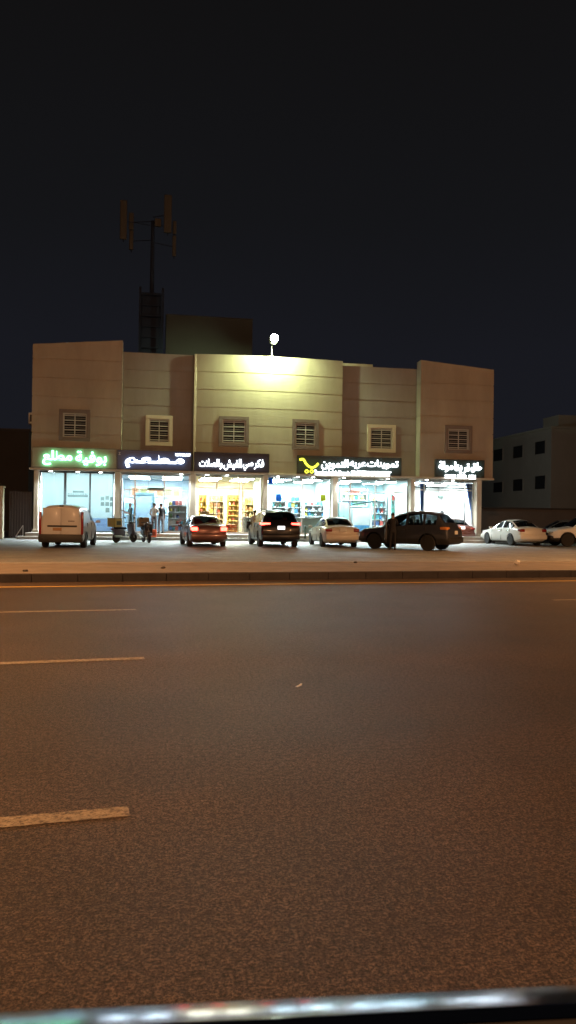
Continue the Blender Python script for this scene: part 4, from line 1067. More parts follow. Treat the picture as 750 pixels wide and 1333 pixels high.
# ---------------------------------------------------------------- scooters
def scooter(label, loc, rz, box_m, fair_m, box_tilt=0.0):
    t = thing('scooter', label, 'scooter', loc, rz, )
    r = .24
    for x in (.62, -.60):
        w_ = bpy.data.objects.new('wheel', None); COL.objects.link(w_); w_.parent = t; w_.location = (x, 0, r)
        mb = MB(); mb.lathe([(r * .66, -.05), (r * .92, -.055), (r, -.02), (r, .02), (r * .92, .055), (r * .66, .05)], axis='Y', n=24); mb.build('tyre', m_tyre, w_, smooth=True)
        mb = MB(); mb.lathe([(r * .66, -.03), (r * .6, 0), (r * .66, .03)], axis='Y', n=20)
        for k in range(5):
            a = 2 * PI * k / 5; mb.box((math.cos(a) * r * .33, 0, math.sin(a) * r * .33), (r * .62, .03, .04), ry=-a)
        mb.build('rim', m_rimd, w_)
    mb = MB(); mb.tube((.62, .07, .24), (.50, .05, .62), .022); mb.tube((.62, -.07, .24), (.50, -.05, .62), .022); mb.tube((.50, 0, .55), (.38, 0, 1.0), .03); mb.build('fork', m_alu, t)
    mb = MB(); mb.box((.66, 0, .50), (.38, .14, .05), ry=.25, bev=.02); mb.build('front_mudguard', fair_m, t, smooth=True)
    mb = MB(); mb.box((.44, 0, .66), (.10, .42, .62), ry=-.28, bev=.045); mb.box((.50, 0, .86), (.16, .26, .24), ry=-.2, bev=.06); mb.build('leg_shield', fair_m, t, smooth=True)
    mb = MB(); mb.box((.10, 0, .33), (.62, .30, .07), bev=.03); mb.build('footboard', m_plastic, t, smooth=True)
    mb = MB(); mb.box((-.42, 0, .52), (.72, .30, .30), ry=.08, bev=.10); mb.box((-.16, 0, .45), (.16, .28, .26), ry=.3, bev=.05); mb.box((-.82, 0, .66), (.26, .18, .12), ry=.25, bev=.05); mb.build('rear_fairing', fair_m, t, smooth=True)
    mb = MB(); mb.box((-.34, 0, .735), (.72, .28, .12), ry=.03, bev=.05); mb.build('saddle', m_c_black, t, smooth=True)
    mb = MB(); mb.tube((.37, -.34, 1.03), (.37, .34, 1.03), .016); mb.tube((.37, .24, 1.03), (.35, .36, 1.03), .022); mb.tube((.37, -.24, 1.03), (.35, -.36, 1.03), .022)
    mb.box((.42, 0, 1.0), (.18, .22, .14), bev=.05); mb.build('handlebar', m_plastic, t, smooth=True)
    for sg in (-1, 1):
        mb = MB(); mb.tube((.38, sg * .22, 1.04), (.34, sg * .32, 1.24), .007); mb.box((.33, sg * .33, 1.27), (.02, .13, .08), bev=.02); mb.build('mirror', m_plastic, t)
    mb = MB(); mb.box((.53, 0, 1.0), (.05, .15, .10), bev=.03); mb.build('headlight', m_head, t, smooth=True)
    mb = MB(); mb.box((-.93, 0, .70), (.04, .14, .07), bev=.02); mb.build('tail_light', m_tail_off, t)
    mb = MB(); mb.tube((-.05, -.13, .28), (-.85, -.15, .34), .045, .055); mb.build('exhaust', m_alu, t, smooth=True)
    mb = MB(); mb.tube((-.02, .12, .3), (-.10, .22, 0.0), .014); mb.build('side_stand', m_alu, t)
    c = bpy.data.objects.new('cargo_box', None)
    mb = MB(); mb.box((0, 0, .21), (.50, .54, .42), bev=.025); cb = mb.build('cargo_box', box_m, t); cb.location = (-.72, 0, .80); cb.rotation_euler = (0, box_tilt, 0)
    mb = MB(); mb.box((0, 0, .435), (.52, .56, .045), bev=.015); s_ = mb.build('box_lid', mat('box_lid_grey', (.3, .28, .2), rough=.6)); s_.parent = cb
    for sg in (-1, 1):
        mb = MB(); mb.bb(-.15, .15, sg * .271, sg * .274, .10, .30); s_ = mb.build('box_panel', mat('box_panel_dark', (.05, .06, .04), rough=.6)); s_.parent = cb
    mb = MB(); mb.bb(-.80, -.45, -.14, .14, .775, .795); mb.build('carrier', m_dark, t)
    return t
p = place(162, 706.5)
sc = scooter('black and silver scooter facing right with yellow delivery box by the restaurant column', (p.x + .0, p.y + .35, LOT_Z), .85, mat('box_yellow', (0.42, 0.33, 0.10), rough=.6), mat('violet_silver', (0.08, 0.075, 0.11), rough=.3, coat=.5))
p = place(192.5, 707)
sc2 = scooter('dark scooter seen nearly end on with a brown delivery box tilted to one side', (p.x - .10, p.y + .75, LOT_Z), -1.32, mat('box_brown', (0.22, 0.13, 0.06), rough=.6), mat('black_fairing', (0.02, 0.02, 0.022), rough=.35, coat=.5), box_tilt=-.18)
p = onY(199.5, 694.5, 42.9)
b = thing('delivery_bag', 'bright orange insulated delivery bag on the step beside the second scooter', 'bag', (p.x, 42.76, .231))
mb = MB(); mb.box((0, 0, .22), (.36, .3, .44), bev=.03); mb.build('bag_body', mat('orange_fabric', (0.80, 0.13, 0.04), rough=.7), b)
mb = MB(); mb.tube((-.1, 0, .44), (-.06, 0, .52), .012); mb.tube((-.06, 0, .52), (.06, 0, .52), .012); mb.tube((.06, 0, .52), (.1, 0, .44), .012); mb.build('handle', m_c_black, b)
mb = MB(); mb.bb(-.13, .13, -.156, -.152, .1, .3); mb.build('pocket', mat('pocket_dark', (.35, .05, .02)), b)

# ---------------------------------------------------------------- shop interiors
m_obj = mat('packaging', (0.5, 0.5, 0.5), rough=.45, objcol=True)
m_shelf_w = mat('white_shelf', (0.72, 0.74, 0.74), rough=.5)
m_shelf_y = mat('yellow_shelf', (0.70, 0.52, 0.14), rough=.5)
def proto_pack():
    mb = MB(); mb.box((0, 0, .15), (.2, .16, .30), bev=.012); mb.bb(-.102, .102, -.082, -.08, .10, .2); return mb
def proto_bottle():
    mb = MB(); mb.lathe([(.001, 0), (.075, 0), (.08, .02), (.08, .2), (.03, .27), (.028, .32), (.034, .322), (.034, .345), (.001, .346)], n=12); return mb
def proto_tin():
    mb = MB(); mb.lathe([(.001, 0), (.09, 0), (.095, .01), (.088, .02), (.088, .20), (.095, .21), (.09, .22), (.001, .22)], n=14); return mb
protos = {}
def goods(kind, label, cat, group, x, y, z, col, sc_=1.0, rz=0):
    if kind not in protos:
        ob = {'package': proto_pack, 'bottle': proto_bottle, 'tin': proto_tin}[kind]().build('grocery_' + kind, m_obj, smooth=(kind != 'package')); protos[kind] = ob.data; bpy.data.objects.remove(ob)
    o = bpy.data.objects.new('grocery_' + kind, protos[kind]); COL.objects.link(o)
    o.location = (x, y, z); o.rotation_euler = (0, 0, rz); o.scale = (sc_, sc_, sc_); o.color = (*col, 1)
    return tag(o, label, cat, group)
def shelf(label, x0, x1, y, depth, z0, z1, n, m, fill=None, group=None, side_m=None):
    t = thing('shelf_unit', label, 'shelf', ((x0 + x1) / 2, y, z0)); hw = (x1 - x0) / 2; hgt = z1 - z0
    mb = MB(); mb.bb(-hw, hw, depth - .03, depth, 0, hgt); mb.build('back_panel', m, t)
    for sx in (-1, 1):
        mb = MB(); mb.bb(sx * hw - (.04 if sx > 0 else 0), sx * hw + (.04 if sx < 0 else 0), 0, depth - .033, 0, hgt); mb.build('side_panel', side_m or m, t)
    zs = []
    for k in range(n):
        z = .08 + (hgt - .1) * k / n; zs.append(z0 + z + .0125 + .001)
        mb = MB(); mb.bb(-hw + .043, hw - .043, 0.0, depth - .033, z - .0125, z + .0125); mb.bb(-hw + .043, hw - .043, -.012, -.001, z - .03, z + .02); mb.build('shelf_board', m, t)
    gap = (hgt - .1) / n
    if fill:
        pal, kinds, step, glabel, ggroup = fill
        for zi in zs:
            x = x0 + .15
            while x < x1 - .15:
                if random.random() < .93:
                    k = random.choice(kinds); s_ = min(1.0 + random.uniform(-.15, .25), (gap - .06) / .35)
                    goods(k, glabel, 'goods', ggroup, x, y + depth * .35, zi, random.choice(pal), max(.5, s_))
                x += step * random.uniform(.85, 1.2)
    return t
FZ = ZP + .031
b1 = bays[1]
PAL_B = [(.10, .25, .55), (.6, .65, .7), (.75, .75, .75), (.08, .4, .45), (.2, .35, .2), (.6, .5, .12), (.5, .12, .1), (.05, .08, .2)]
PAL_Y = [(.7, .45, .12), (.55, .25, .10), (.75, .6, .3), (.3, .16, .08), (.6, .12, .08), (.7, .7, .6)]
# restaurant: counter, glass cabinet, stacked racks, hanging board, fridge
bx0, bx1 = b1
cnt = thing('service_counter', 'long pale blue counter inside the restaurant', 'counter', ((bx0 + bx1) / 2 - .3, 46.6, FZ))
mb = MB(); mb.bb(-1.4, 1.1, 0, .6, 0, 1.0, bev=.02); mb.build('counter_front', mat('counter_blue', (0.25, 0.36, 0.45), rough=.3), cnt); mb = MB(); mb.bb(-1.45, 1.15, -.05, .65, 1.003, 1.05, bev=.01); mb.build('counter_top', m_white, cnt)
mb = MB(); mb.bb(-1.3, 1.0, .1, .5, 1.053, 1.5); mb.build('glass_case', glass('case_glass', (.8, .9, .95)), cnt)
pp = onY(202.5, 637, YG + .6)
t = thing('hanging_board', 'narrow dark board hanging high inside the restaurant', 'board', (pp.x, YG + .6, pp.z))
mb = MB(); mb.box((0, 0, 0), (.95, .06, .19), bev=.01); mb.build('board_face', mat('board_dark', (.04, .06, .05)), t)
mb = MB(); mb.tube((-.4, 0, .1), (-.4, 0, 3.775 - pp.z), .008); mb.tube((.4, 0, .1), (.4, 0, 3.775 - pp.z), .008); mb.build('hanger', m_dark, t)
t = thing('door_frame', 'dark doorway frame inside the restaurant behind the man in teal', 'door', (X(174, 46.2, 670), 46.2, FZ))
mb = MB(); mb.bb(0, .12, 0, .15, 0, 2.35); mb.bb(1.1, 1.22, 0, .15, 0, 2.35); mb.bb(.123, 1.097, 0, .15, 2.2, 2.35); mb.build('jamb', mat('teal_frame', (.06, .13, .15)), t)
mb = MB(); mb.bb(.125, 1.095, .05, .09, .0, 2.197); mb.build('door_leaf', mat('door_bluegrey', (.22, .32, .42), rough=.4), t)
shelf('white rack of blue and white packs at the right side of the restaurant', X(219, 45.3, 670), X(243, 45.3, 670), 45.3, .45, FZ, FZ + 2.0, 5, m_shelf_w, (PAL_B, ['package', 'tin', 'bottle'], .21, 'small pack, tin or bottle on the white rack inside the restaurant', 'goods on the restaurant rack'))
t = thing('menu_board', 'long pale menu board with small pictures above the restaurant counter', 'menu board', ((bx0 + bx1) / 2, 49.9, 2.6))
mb = MB(); mb.bb(-1.7, 1.7, 0, .05, 0, .7, bev=.01); mb.build('board_face', mat('menu_green', (.55, .68, .62)), t)
for k in range(6):
    mb = MB(); mb.bb(-1.55 + k * .53, -1.15 + k * .53, -.02, -.002, .12, .58); mb.build('menu_picture', mat('menu_pic_%d' % (k % 3), [(.45, .2, .1), (.3, .35, .15), (.5, .4, .2)][k % 3]), t)
for (pa, w_) in ((168, .5), (188, .6)):
    q = X(pa, 48, 660)
    t = thing('drinks_fridge', 'tall upright fridge with pale glass door near the %s' % ('left wall of the restaurant' if pa == 168 else 'middle of the restaurant'), 'fridge', (q, 48.9, FZ))
    mb = MB(); mb.bb(-.35, .35, 0, .6, 0, 2.0, bev=.02); mb.build('cabinet', m_white, t); mb = MB(); mb.bb(-.29, .29, -.03, -.003, .2, 1.75); mb.build('door', mat('fridge_glass', (.25, .42, .55), rough=.15), t)
# shop three: yellow shelving full of goods
b2 = bays[2]
def band(px0, px1, Y): return X(px0, Y, 670), X(px1, Y, 670)
x0, x1 = band(259, 269, 47.0); shelf('tall narrow yellow shelf nearest the left column of the third shop', x0, x1, 47.0, .45, FZ, FZ + 2.3, 6, m_shelf_y, (PAL_Y, ['bottle', 'package'], .24, 'small brown or yellow item on the narrow left shelf of the third shop', 'goods on the narrow left yellow shelf'))
x0, x1 = band(272, 291, 47.5); shelf('wide cream shelf in the middle of the third shop', x0, x1, 47.5, .45, FZ, FZ + 2.3, 6, mat('cream_shelf', (.72, .6, .42), rough=.5), (PAL_Y, ['package', 'tin'], .22, 'small brown or red item on the wide cream shelf of the third shop', 'goods on the wide cream shelf'))
x0, x1 = band(296, 311, 46.9); shelf('bright yellow shelf behind the open door of the third shop', x0, x1, 46.9, .45, FZ, FZ + 2.35, 7, m_shelf_y, (PAL_Y, ['tin', 'bottle'], .24, 'dark or golden item on the bright yellow shelf of the third shop', 'goods on the bright yellow shelf'))
x0, x1 = band(318, 330, 47.0); shelf('pale yellow shelf at the right side of the third shop', x0, x1, 47.0, .45, FZ, FZ + 2.2, 5, mat('pale_yellow_shelf', (.75, .68, .38), rough=.5), (PAL_Y, ['bottle', 'package'], .25, 'small item on the pale yellow right shelf of the third shop', 'goods on the pale yellow shelf'))
for (pa, yy, lab, mm) in ((304, 45.0, 'orange crate of goods on the floor inside the third shop', (.7, .16, .05)), (298, 45.1, 'red crate beside the orange crate in the third shop', (.5, .08, .05))):
    q = X(pa, yy, 690); t = thing('crate', lab, 'crate', (q, yy, FZ)); mb = MB()
    for k in range(4): mb.bb(-.2, .2, -.15, -.135, .02 + k * .13, .11 + k * .13); mb.bb(-.2, .2, .135, .15, .02 + k * .13, .11 + k * .13)
    mb.bb(-.2, -.185, -.134, .134, .0, .5); mb.bb(.185, .2, -.134, .134, 0, .5); mb.bb(-.184, .184, -.134, .134, .0, .02); mb.build('slats', mat('crate_%d' % pa, mm), t)
    mb = MB(); mb.sphere((0, 0, .42), (.17, .12, .12), n=10); mb.build('contents', mat('contents_%d' % pa, (mm[0], mm[1] * 2, mm[2])), t)
q = X(321, 45.4, 690); t = thing('waste_bin', 'grey bin standing right of the yellow shelf inside the third shop', 'bin', (q, 45.4, FZ))
mb = MB(); mb.lathe([(.19, 0), (.24, .9)], n=18); mb.build('bin_body', mat('bin_grey', (.2, .22, .24)), t, smooth=True); mb = MB(); mb.lathe([(.26, .903), (.25, .96), (.1, 1.0)], n=18); mb.build('bin_lid', mat('bin_lid', (.1, .1, .11)), t, smooth=True)
q = X(266.5, 45.2, 670); t = thing('cardboard_box', 'brown cardboard box stacked by the left side of the third shop', 'box', (q, 45.2, FZ))
mb = MB(); mb.bb(-.25, .25, -.2, .2, 0, 1.3, bev=.01); mb.build('box_body', mat('cardboard', (.25, .16, .09), var=.1, vscale=3), t); mb = MB(); mb.bb(-.252, .252, -.03, .03, 1.302, 1.306); mb.build('tape', m_cream, t)
# groceries
PAL_G = [(.08, .30, .60), (.62, .66, .68), (.70, .62, .10), (.10, .38, .30), (.60, .10, .08), (.06, .10, .22), (.7, .72, .74), (.15, .45, .5)]
x0, x1 = band(354, 372, 48.2); shelf('white shelf at the left of the left grocery', x0, x1, 48.2, .45, FZ, FZ + 2.4, 6, m_shelf_w, (PAL_G, ['package', 'bottle', 'tin'], .22, 'small coloured item on the left white shelf of the left grocery', 'goods on the left grocery shelf'))
x0, x1 = band(374, 392, 47.6); shelf('white shelf in the middle of the left grocery', x0, x1, 47.6, .45, FZ, FZ + 2.4, 6, m_shelf_w, (PAL_G, ['package', 'tin'], .22, 'small coloured item on the middle white shelf of the left grocery', 'goods on the middle grocery shelf'))
x0, x1 = band(396, 424, 46.8); shelf('wide white shelf of colourful goods at the right of the left grocery', x0, x1, 46.8, .45, FZ, FZ + 2.1, 6, m_shelf_w, (PAL_G, ['package', 'bottle', 'tin'], .21, 'small coloured item on the wide right shelf of the left grocery', 'goods on the wide grocery shelf'))
for (a_, b_, c_, d_, col, lab) in ((349.5, 621, 355, 630, (.03, .14, .38), 'square dark blue poster at the top left of the left grocery window'), (359, 643, 366, 652, (.10, .3, .6), 'mid blue poster inside the left grocery window'),
                                  (417, 644, 424, 652, (.75, .65, .12), 'yellow poster at the right of the left grocery window')):
    p0 = onY(a_, (b_ + d_) / 2, YG + .07); p1 = onY(c_, (b_ + d_) / 2, YG + .07); z1 = onY((a_ + c_) / 2, b_, YG + .07).z; z0 = onY((a_ + c_) / 2, d_, YG + .07).z
    mb = MB(); mb.bb(p0.x, p1.x, YG + .055, YG + .062, z0, z1); mb.bb(p0.x + .05, p1.x - .05, YG + .05, YG + .054, z0 + .08, z0 + (z1 - z0) * .4); tag(mb.build('poster', film('poster_%d' % a_, tuple(min(1, c_ * 1.6) for c_ in col), .6)), lab, 'poster')
q = X(397, 45.0, 680); t = thing('checkout_counter', 'pale checkout counter low inside the left grocery window', 'counter', (q, 45.0, FZ))
mb = MB(); mb.bb(-1.0, 1.1, 0, .5, 0, .95, bev=.02); mb.build('counter_front', mat('mint_counter', (.5, .68, .66), rough=.4), t); mb = MB(); mb.bb(-1.03, 1.13, -.03, .53, .953, .99, bev=.01); mb.build('counter_top', m_white, t)
t = thing('bollard', 'thin dark post standing on the step in front of the left grocery', 'bollard', (X(397.5, 42.8, 690), 42.78, .231))
mb = MB(); mb.tube((0, 0, 0), (0, 0, .72), .05, n=12); mb.build('post', mat('green_post', (.04, .08, .06)), t, smooth=True); mb = MB(); mb.lathe([(.1, 0), (.1, .02)], n=14); mb.lathe([(.055, .721), (.03, .75)], n=12); mb.build('post_cap', m_dark, t)
# right grocery
x0, x1 = band(509, 531, 47.2); shelf('pale green shelf of small goods at the right of the right grocery', x0, x1, 47.2, .45, FZ, FZ + 2.6, 6, mat('green_shelf', (.45, .62, .55), rough=.5), (PAL_G, ['package', 'tin'], .22, 'small item on the pale green shelf of the right grocery', 'goods on the pale green shelf'))
x0, x1 = band(484, 503, 48.6); shelf('white shelf in the middle of the right grocery', x0, x1, 48.6, .45, FZ, FZ + 2.6, 6, m_shelf_w, (PAL_G, ['package', 'bottle'], .28, 'small item on the middle shelf of the right grocery', 'goods on the middle right grocery shelf'))
x0, x1 = band(444, 478, 48.9); shelf('long white upper shelf along the back of the right grocery', x0, x1, 48.9, .4, FZ + 1.7, FZ + 3.0, 3, m_shelf_w, (PAL_B, ['package', 'tin'], .21, 'small white or blue item on the long upper shelf of the right grocery', 'goods on the long upper shelf'))
pa_, pb_ = onY(459, 656.5, 45.2), onY(490, 652.0, 45.6)
t = thing('roller_awning', 'dark slanted bar across the right grocery interior', 'bar', pa_)
mb = MB(); mb.tube((0, 0, 0), pb_ - pa_, .055, n=10); mb.sphere(pb_ - pa_, .09, n=10); mb.build('bar_tube', mat('bar_teal', (.04, .09, .10)), t, smooth=True)
mb = MB(); mb.tube((0, 0, 0), (0, 0, 3.775 - pa_.z), .01); mb.tube(pb_ - pa_, pb_ - pa_ + Vector((0, 0, 3.775 - pb_.z)), .01); mb.build('hanger', m_dark, t)
q0, q1 = band(441.5, 454, YG + 1.7)
t = thing('storage_cabinet', 'grey green cabinet behind the left pane of the right grocery', 'cabinet', (q0, YG + 1.7, FZ))
mb = MB(); mb.bb(0, q1 - q0, 0, .5, 0, 1.95, bev=.02); mb.build('cabinet_body', mat('cabinet_green', (.45, .60, .56), rough=.5), t); mb = MB(); mb.bb((q1 - q0) / 2 - .008, (q1 - q0) / 2 + .008, -.008, -.001, .1, 1.85); mb.build('door_seam', m_dark, t)
q0, q1 = band(459, 482, 46)
t = thing('chest_freezer', 'white chest freezer with blue panel in the right grocery', 'freezer', (q0, 46, FZ))
mb = MB(); mb.bb(0, q1 - q0, 0, .7, .05, 1.6, bev=.03); mb.build('freezer_body', m_white, t); mb = MB(); mb.bb(.05, q1 - q0 - .05, -.012, -.002, .15, .55); mb.build('front_panel', mat('freezer_blue', (.06, .28, .5)), t)
# salon: curtains, rod, picture, mirror shelf, chair
p0 = onY(541.5, 634.5, YG + .25); p1 = onY(620, 636.5, YG + .25)
t = thing('curtain_rod', 'dark curtain rod across the window of the curtained shop', 'curtain rod', (p0.x, YG + .25, p0.z))
mb = MB(); mb.tube((0, 0, 0), (p1.x - p0.x - .05, 0, 0), .035, n=10); mb.sphere((0.0, 0, 0), .06); mb.sphere((p1.x - p0.x - .05, 0, 0), .06); mb.build('rod', mat('rod_grey', (.10, .12, .13), rough=.4), t, smooth=True)
m_curt = mat('blue_curtain', (0.055, 0.12, 0.36), rough=.85, var=.1, vscale=4)
def curtain(label, top, bot, tie):
    """top/bottom pixel spans gathered at the tie"""
    Y = YG + .32; mb = MB(); rows = [(top[2], top[0], top[1]), (tie[2], tie[0], tie[1]), (bot[2], bot[0], bot[1])]
    n = 44; vs = []; fs = []; nr = 14
    for r in range(nr + 1):
        u = r / nr
        if u < .7: k = u / .7; k = k * k * (3 - 2 * k); a = [rows[0][i] * (1 - k) + rows[1][i] * k for i in range(3)]
        else: k = (u - .7) / .3; a = [rows[1][i] * (1 - k) + rows[2][i] * k for i in range(3)]
        A = onY(a[1], a[0], Y); B = onY(a[2], a[0], Y)
        for i in range(n + 1):
            f = i / n; x = A.x * (1 - f) + B.x * f; vs.append((x, Y + .05 * math.sin(f * PI * 12), A.z))
    for r in range(nr):
        for i in range(n): fs.append((r * (n + 1) + i, r * (n + 1) + i + 1, (r + 1) * (n + 1) + i + 1, (r + 1) * (n + 1) + i))
    mb.add(vs, fs); o = mb.build('curtain', m_curt, smooth=True, fix=False)
    md = o.modifiers.new('thickness', 'SOLIDIFY'); md.thickness = .012
    tag(o, label, 'curtain')
curtain('narrow blue curtain hanging at the left of the curtained shop', (547, 555, 629), (547.5, 549.5, 672), (547.5, 550.5, 660))
curtain('wide blue curtain gathered to a point at the right of the curtained shop', (606.5, 620.5, 630), (615, 618.5, 690), (613, 616.5, 668))
p0 = onY(596, 657, 49.85); p1 = onY(608.5, 657, 49.85); z1 = onY(602, 650.5, 49.85).z; z0 = onY(602, 664.5, 49.85).z
t = thing('wall_picture', 'pale blue framed panel on the back wall of the curtained shop', 'picture', ((p0.x + p1.x) / 2, 49.9, z0))
hw = (p1.x - p0.x) / 2; mb = MB(); mb.bb(-hw, hw, 0, .04, 0, z1 - z0); mb.build('picture_face', mat('picture_blue', (.25, .48, .65)), t)
mb = MB()
for (q0, q1, r0, r1) in ((-hw, hw, z1 - z0 - .06, z1 - z0), (-hw, hw, 0, .06), (-hw, -hw + .06, .061, z1 - z0 - .061), (hw - .06, hw, .061, z1 - z0 - .061)): mb.bb(q0, q1, -.03, -.002, r0, r1)
mb.build('picture_frame', mat('frame_grey', (.3, .36, .38)), t)
p0 = onY(571, 640, 49.8); p1 = onY(588.5, 640, 49.8)
t = thing('wall_cabinet', 'white wall unit with grey lower edge on the back wall of the curtained shop', 'cabinet', ((p0.x + p1.x) / 2, 49.6, onY(580, 648, 49.7).z))
hw = (p1.x - p0.x) / 2; mb = MB(); mb.bb(-hw, hw, 0, .35, .14, 1.0, bev=.02); mb.build('unit_body', m_white, t); mb = MB(); mb.bb(-hw, hw, 0, .34, 0, .137, bev=.01); mb.build('lower_edge', mat('edge_green', (.22, .3, .27)), t)
q = X(573, 47, 680)
t = thing('barber_chair', 'dark barber chair with headrest inside the curtained shop', 'chair', (q + .3, 46.6, FZ), .6)
mb = MB(); mb.lathe([(.3, 0), (.28, .05), (.06, .08), (.06, .45)], n=18); mb.build('pedestal', m_chrome, t, smooth=True)
mb = MB(); mb.box((0, 0, .53), (.55, .55, .15), bev=.05); mb.build('seat', m_c_black, t, smooth=True); mb = MB(); mb.box((0, .28, .95), (.52, .13, .75), rx=-.15, bev=.05); mb.build('backrest', m_c_black, t, smooth=True)
mb = MB(); mb.box((0, .36, 1.45), (.28, .1, .18), rx=-.1, bev=.04); mb.build('headrest', m_c_black, t, smooth=True)
for sg in (-1, 1):
    mb = MB(); mb.box((sg * .32, 0, .78), (.08, .45, .06), bev=.02); mb.tube((sg * .32, .15, .55), (sg * .32, .15, .76), .02); mb.build('armrest', m_c_black, t)
t = thing('wall_lamp', 'small dark bracket lamp on the back wall of the curtained shop', 'lamp', onY(595, 651.5, 49.95))
mb = MB(); mb.tube((0, 0, 0), (-.35, -.2, .02), .03); mb.box((-.4, -.22, 0), (.16, .1, .06), bev=.02); mb.build('arm', m_dark, t)
# cafeteria: dark counter behind the clear strip, notices on the glass
q0, q1 = bays[0]
t = thing('display_counter', 'dark counter with pale top behind the frosted shopfront', 'counter', ((q0 + q1) / 2, 45.6, FZ))
mb = MB(); mb.bb(-1.9, 1.9, 0, .6, 0, 1.0, bev=.02); mb.build('counter_front', mat('counter_dark', (.03, .05, .09), rough=.3), t); mb = MB(); mb.bb(-1.95, 1.95, -.04, .64, 1.003, 1.05, bev=.01); mb.build('counter_top', m_white, t)
m_note = mat('notice_print', (.04, .08, .08), rough=.7); m_note2 = mat('notice_paper', (.16, .24, .24), rough=.7)
for (a_, b_, w_, h_) in ((133.5, 649, 5, 5), (139.5, 648, 5, 5.5), (145, 649.5, 4, 5), (133.5, 656, 5, 5), (139.5, 656, 5, 5.5), (145, 656.5, 4, 5.5), (140, 664, 5, 6)):
    p_ = onY(a_, b_, YG - .03); sx = w_ * .045 / 2; sz = h_ * .045 / 2
    mb = MB(); mb.bb(-sx, sx, -.004, 0, -sz, sz, mi=1); 
    for k in range(3): mb.bb(-sx * .8, sx * .8, -.007, -.005, sz * (.55 - .55 * k) - .02, sz * (.55 - .55 * k) + .02, mi=0)
    o = mb.build('paper_notice', [m_note, m_note2]); o.location = (p_.x, YG - .003, p_.z)
    tag(o, 'small printed notice stuck on the right pane of the frosted shopfront', 'notice', 'notices on the right frosted pane')
p0 = onY(88, 641, YG - .05); p1 = onY(114.5, 641, YG - .05); z1 = onY(101, 638, YG).z; z0 = onY(101, 647, YG).z
t = thing('door_sticker', 'wide grey lettered sticker across the door of the frosted shopfront', 'sticker', ((p0.x + p1.x) / 2, YG - .004, z0))
hw = (p1.x - p0.x) / 2; mb = MB(); mb.bb(-hw, hw, -.002, 0, 0, .12); mb.bb(-hw * .5, hw * .6, -.002, 0, .24, .36); mb.build('printed_band', mat('sticker_grey', (.05, .09, .09)), t)
mb = MB(); random.seed(5)
for k in range(12): mb.bb(-hw + k * hw / 6 + .01, -hw + k * hw / 6 + random.uniform(.05, .08), -.002, 0, .14, .20)
mb.build('printed_text', mat('sticker_text', (.06, .11, .11)), t)

# ---------------------------------------------------------------- litter
p = onZ(389, 894, 0.0)
mb = MB(); mb.box((0, 0, .008), (.022, .075, .010), rx=.05, bev=.004); mb.box((.003, .028, .016), (.02, .03, .01), rx=.3, bev=.003); o = mb.build('litter', mat('white_litter', (.8, .8, .8), rough=.5)); o.location = (p.x, p.y, 0.001); o.rotation_euler = (0, 0, -.75)
tag(o, 'small white scrap of litter lying alone on the road', 'litter')
p = onZ(673, 735.5, WALK_Z)
mb = MB()
random.seed(3)
pts = []
mb.sphere((0, 0, .07), (.10, .07, .07), n=14)
mb.v = [tuple(Vector(v) * (1 + .35 * noise.noise(Vector(v) * 14))) for v in mb.v]
o = mb.build('plastic_bag', mat('white_plastic_bag', (.72, .68, .62), rough=.5)); o.location = (p.x, p.y, WALK_Z); tag(o, 'crumpled white plastic bag on the strip beside the road', 'bag')
for (px, py) in ((33, 744), (212, 740), (463, 733)):
    p = onZ(px, py, WALK_Z); mb = MB(); mb.sphere((0, 0, .02), (.06, .05, .03), n=8); mb.v = [tuple(Vector(v) * (1 + .4 * noise.noise(Vector(v) * 30 + Vector((px, 0, 0))))) for v in mb.v]
    o = mb.build('stone', m_kerb); o.location = (p.x, p.y, WALK_Z - .001)
    tag(o, 'small dark stone on the paved strip', 'stone', 'stones on the paved strip')

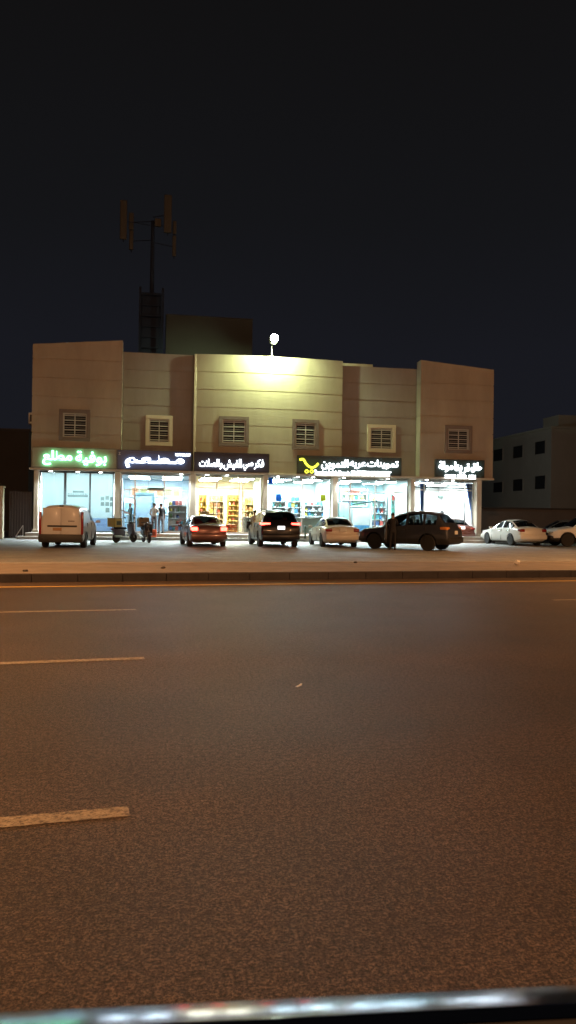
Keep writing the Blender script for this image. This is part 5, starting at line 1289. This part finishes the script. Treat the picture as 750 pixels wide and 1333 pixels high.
# ---------------------------------------------------------------- the car door sill the photo is taken over
m_sill = mat('dark_glossy_trim', (0.26, 0.27, 0.32), rough=0.12, metal=1.0)
ys = 0.80
s0 = onY(0, 1318.5, ys); s1 = onY(750, 1281, ys + .0)
e0 = onZ(0, 1317.5, H_EYE - .48); e1 = onZ(750, 1282.0, H_EYE - .48)
dr = (e1 - e0).normalized(); nn_ = Vector((0, 0, 1)).cross(dr).normalized()          # nn_ points outwards (away from the camera)
A0 = e0 - dr * 1.2; A1 = e1 + dr * .9
t = thing('car_door', 'black car door sill with a shiny reflecting trim strip across the bottom foreground', 'car door', (0, 0, 0))
mb = MB(); prof = []
rad = .72
for k in range(13):                       # gentle outward roll of the trim
    a = math.radians(13.3 + 4.2 * k / 12); prof.append((-(rad * (math.sin(math.radians(17.5)) - math.sin(a))), rad * (math.cos(a) - math.cos(math.radians(17.5)))))
prof.append((.004, -.012)); prof.append((-.02, -.03))
prof.insert(0, (prof[0][0] - .012, prof[0][1] - .004))
n = 24; vs = []; fs = []
for i in range(n + 1):
    b_ = A0.lerp(A1, i / n)
    for (o_, h_) in prof: vs.append(b_ + nn_ * o_ + Vector((0, 0, h_)))
k = len(prof)
for i in range(n):
    for j in range(k - 1): fs.append((i * k + j, (i + 1) * k + j, (i + 1) * k + j + 1, i * k + j + 1))
mb.add(vs, fs); mb.build('window_trim', m_sill, t, smooth=True)
w0 = prof[0][0]
mb = MB(); vs = []; fs = []
pr2 = [(w0 - .001, prof[0][1] - .001), (w0 - .006, prof[0][1] - .012), (w0 - .03, prof[0][1] - .006), (w0 - .16, prof[0][1] - .015), (w0 - .19, prof[0][1] - .06), (w0 - .19, -.55), (-.01, -.55), (-.01, -.035)]
for i in range(n + 1):
    b_ = A0.lerp(A1, i / n)
    for (o_, h_) in pr2: vs.append(b_ + nn_ * o_ + Vector((0, 0, h_)))
k = len(pr2)
for i in range(n):
    for j in range(k - 1): fs.append((i * k + j, (i + 1) * k + j, (i + 1) * k + j + 1, i * k + j + 1))
mb.add(vs, fs); mb.build('door_panel', mat('door_black', (0.008, 0.008, 0.009), rough=.6), t, smooth=True)
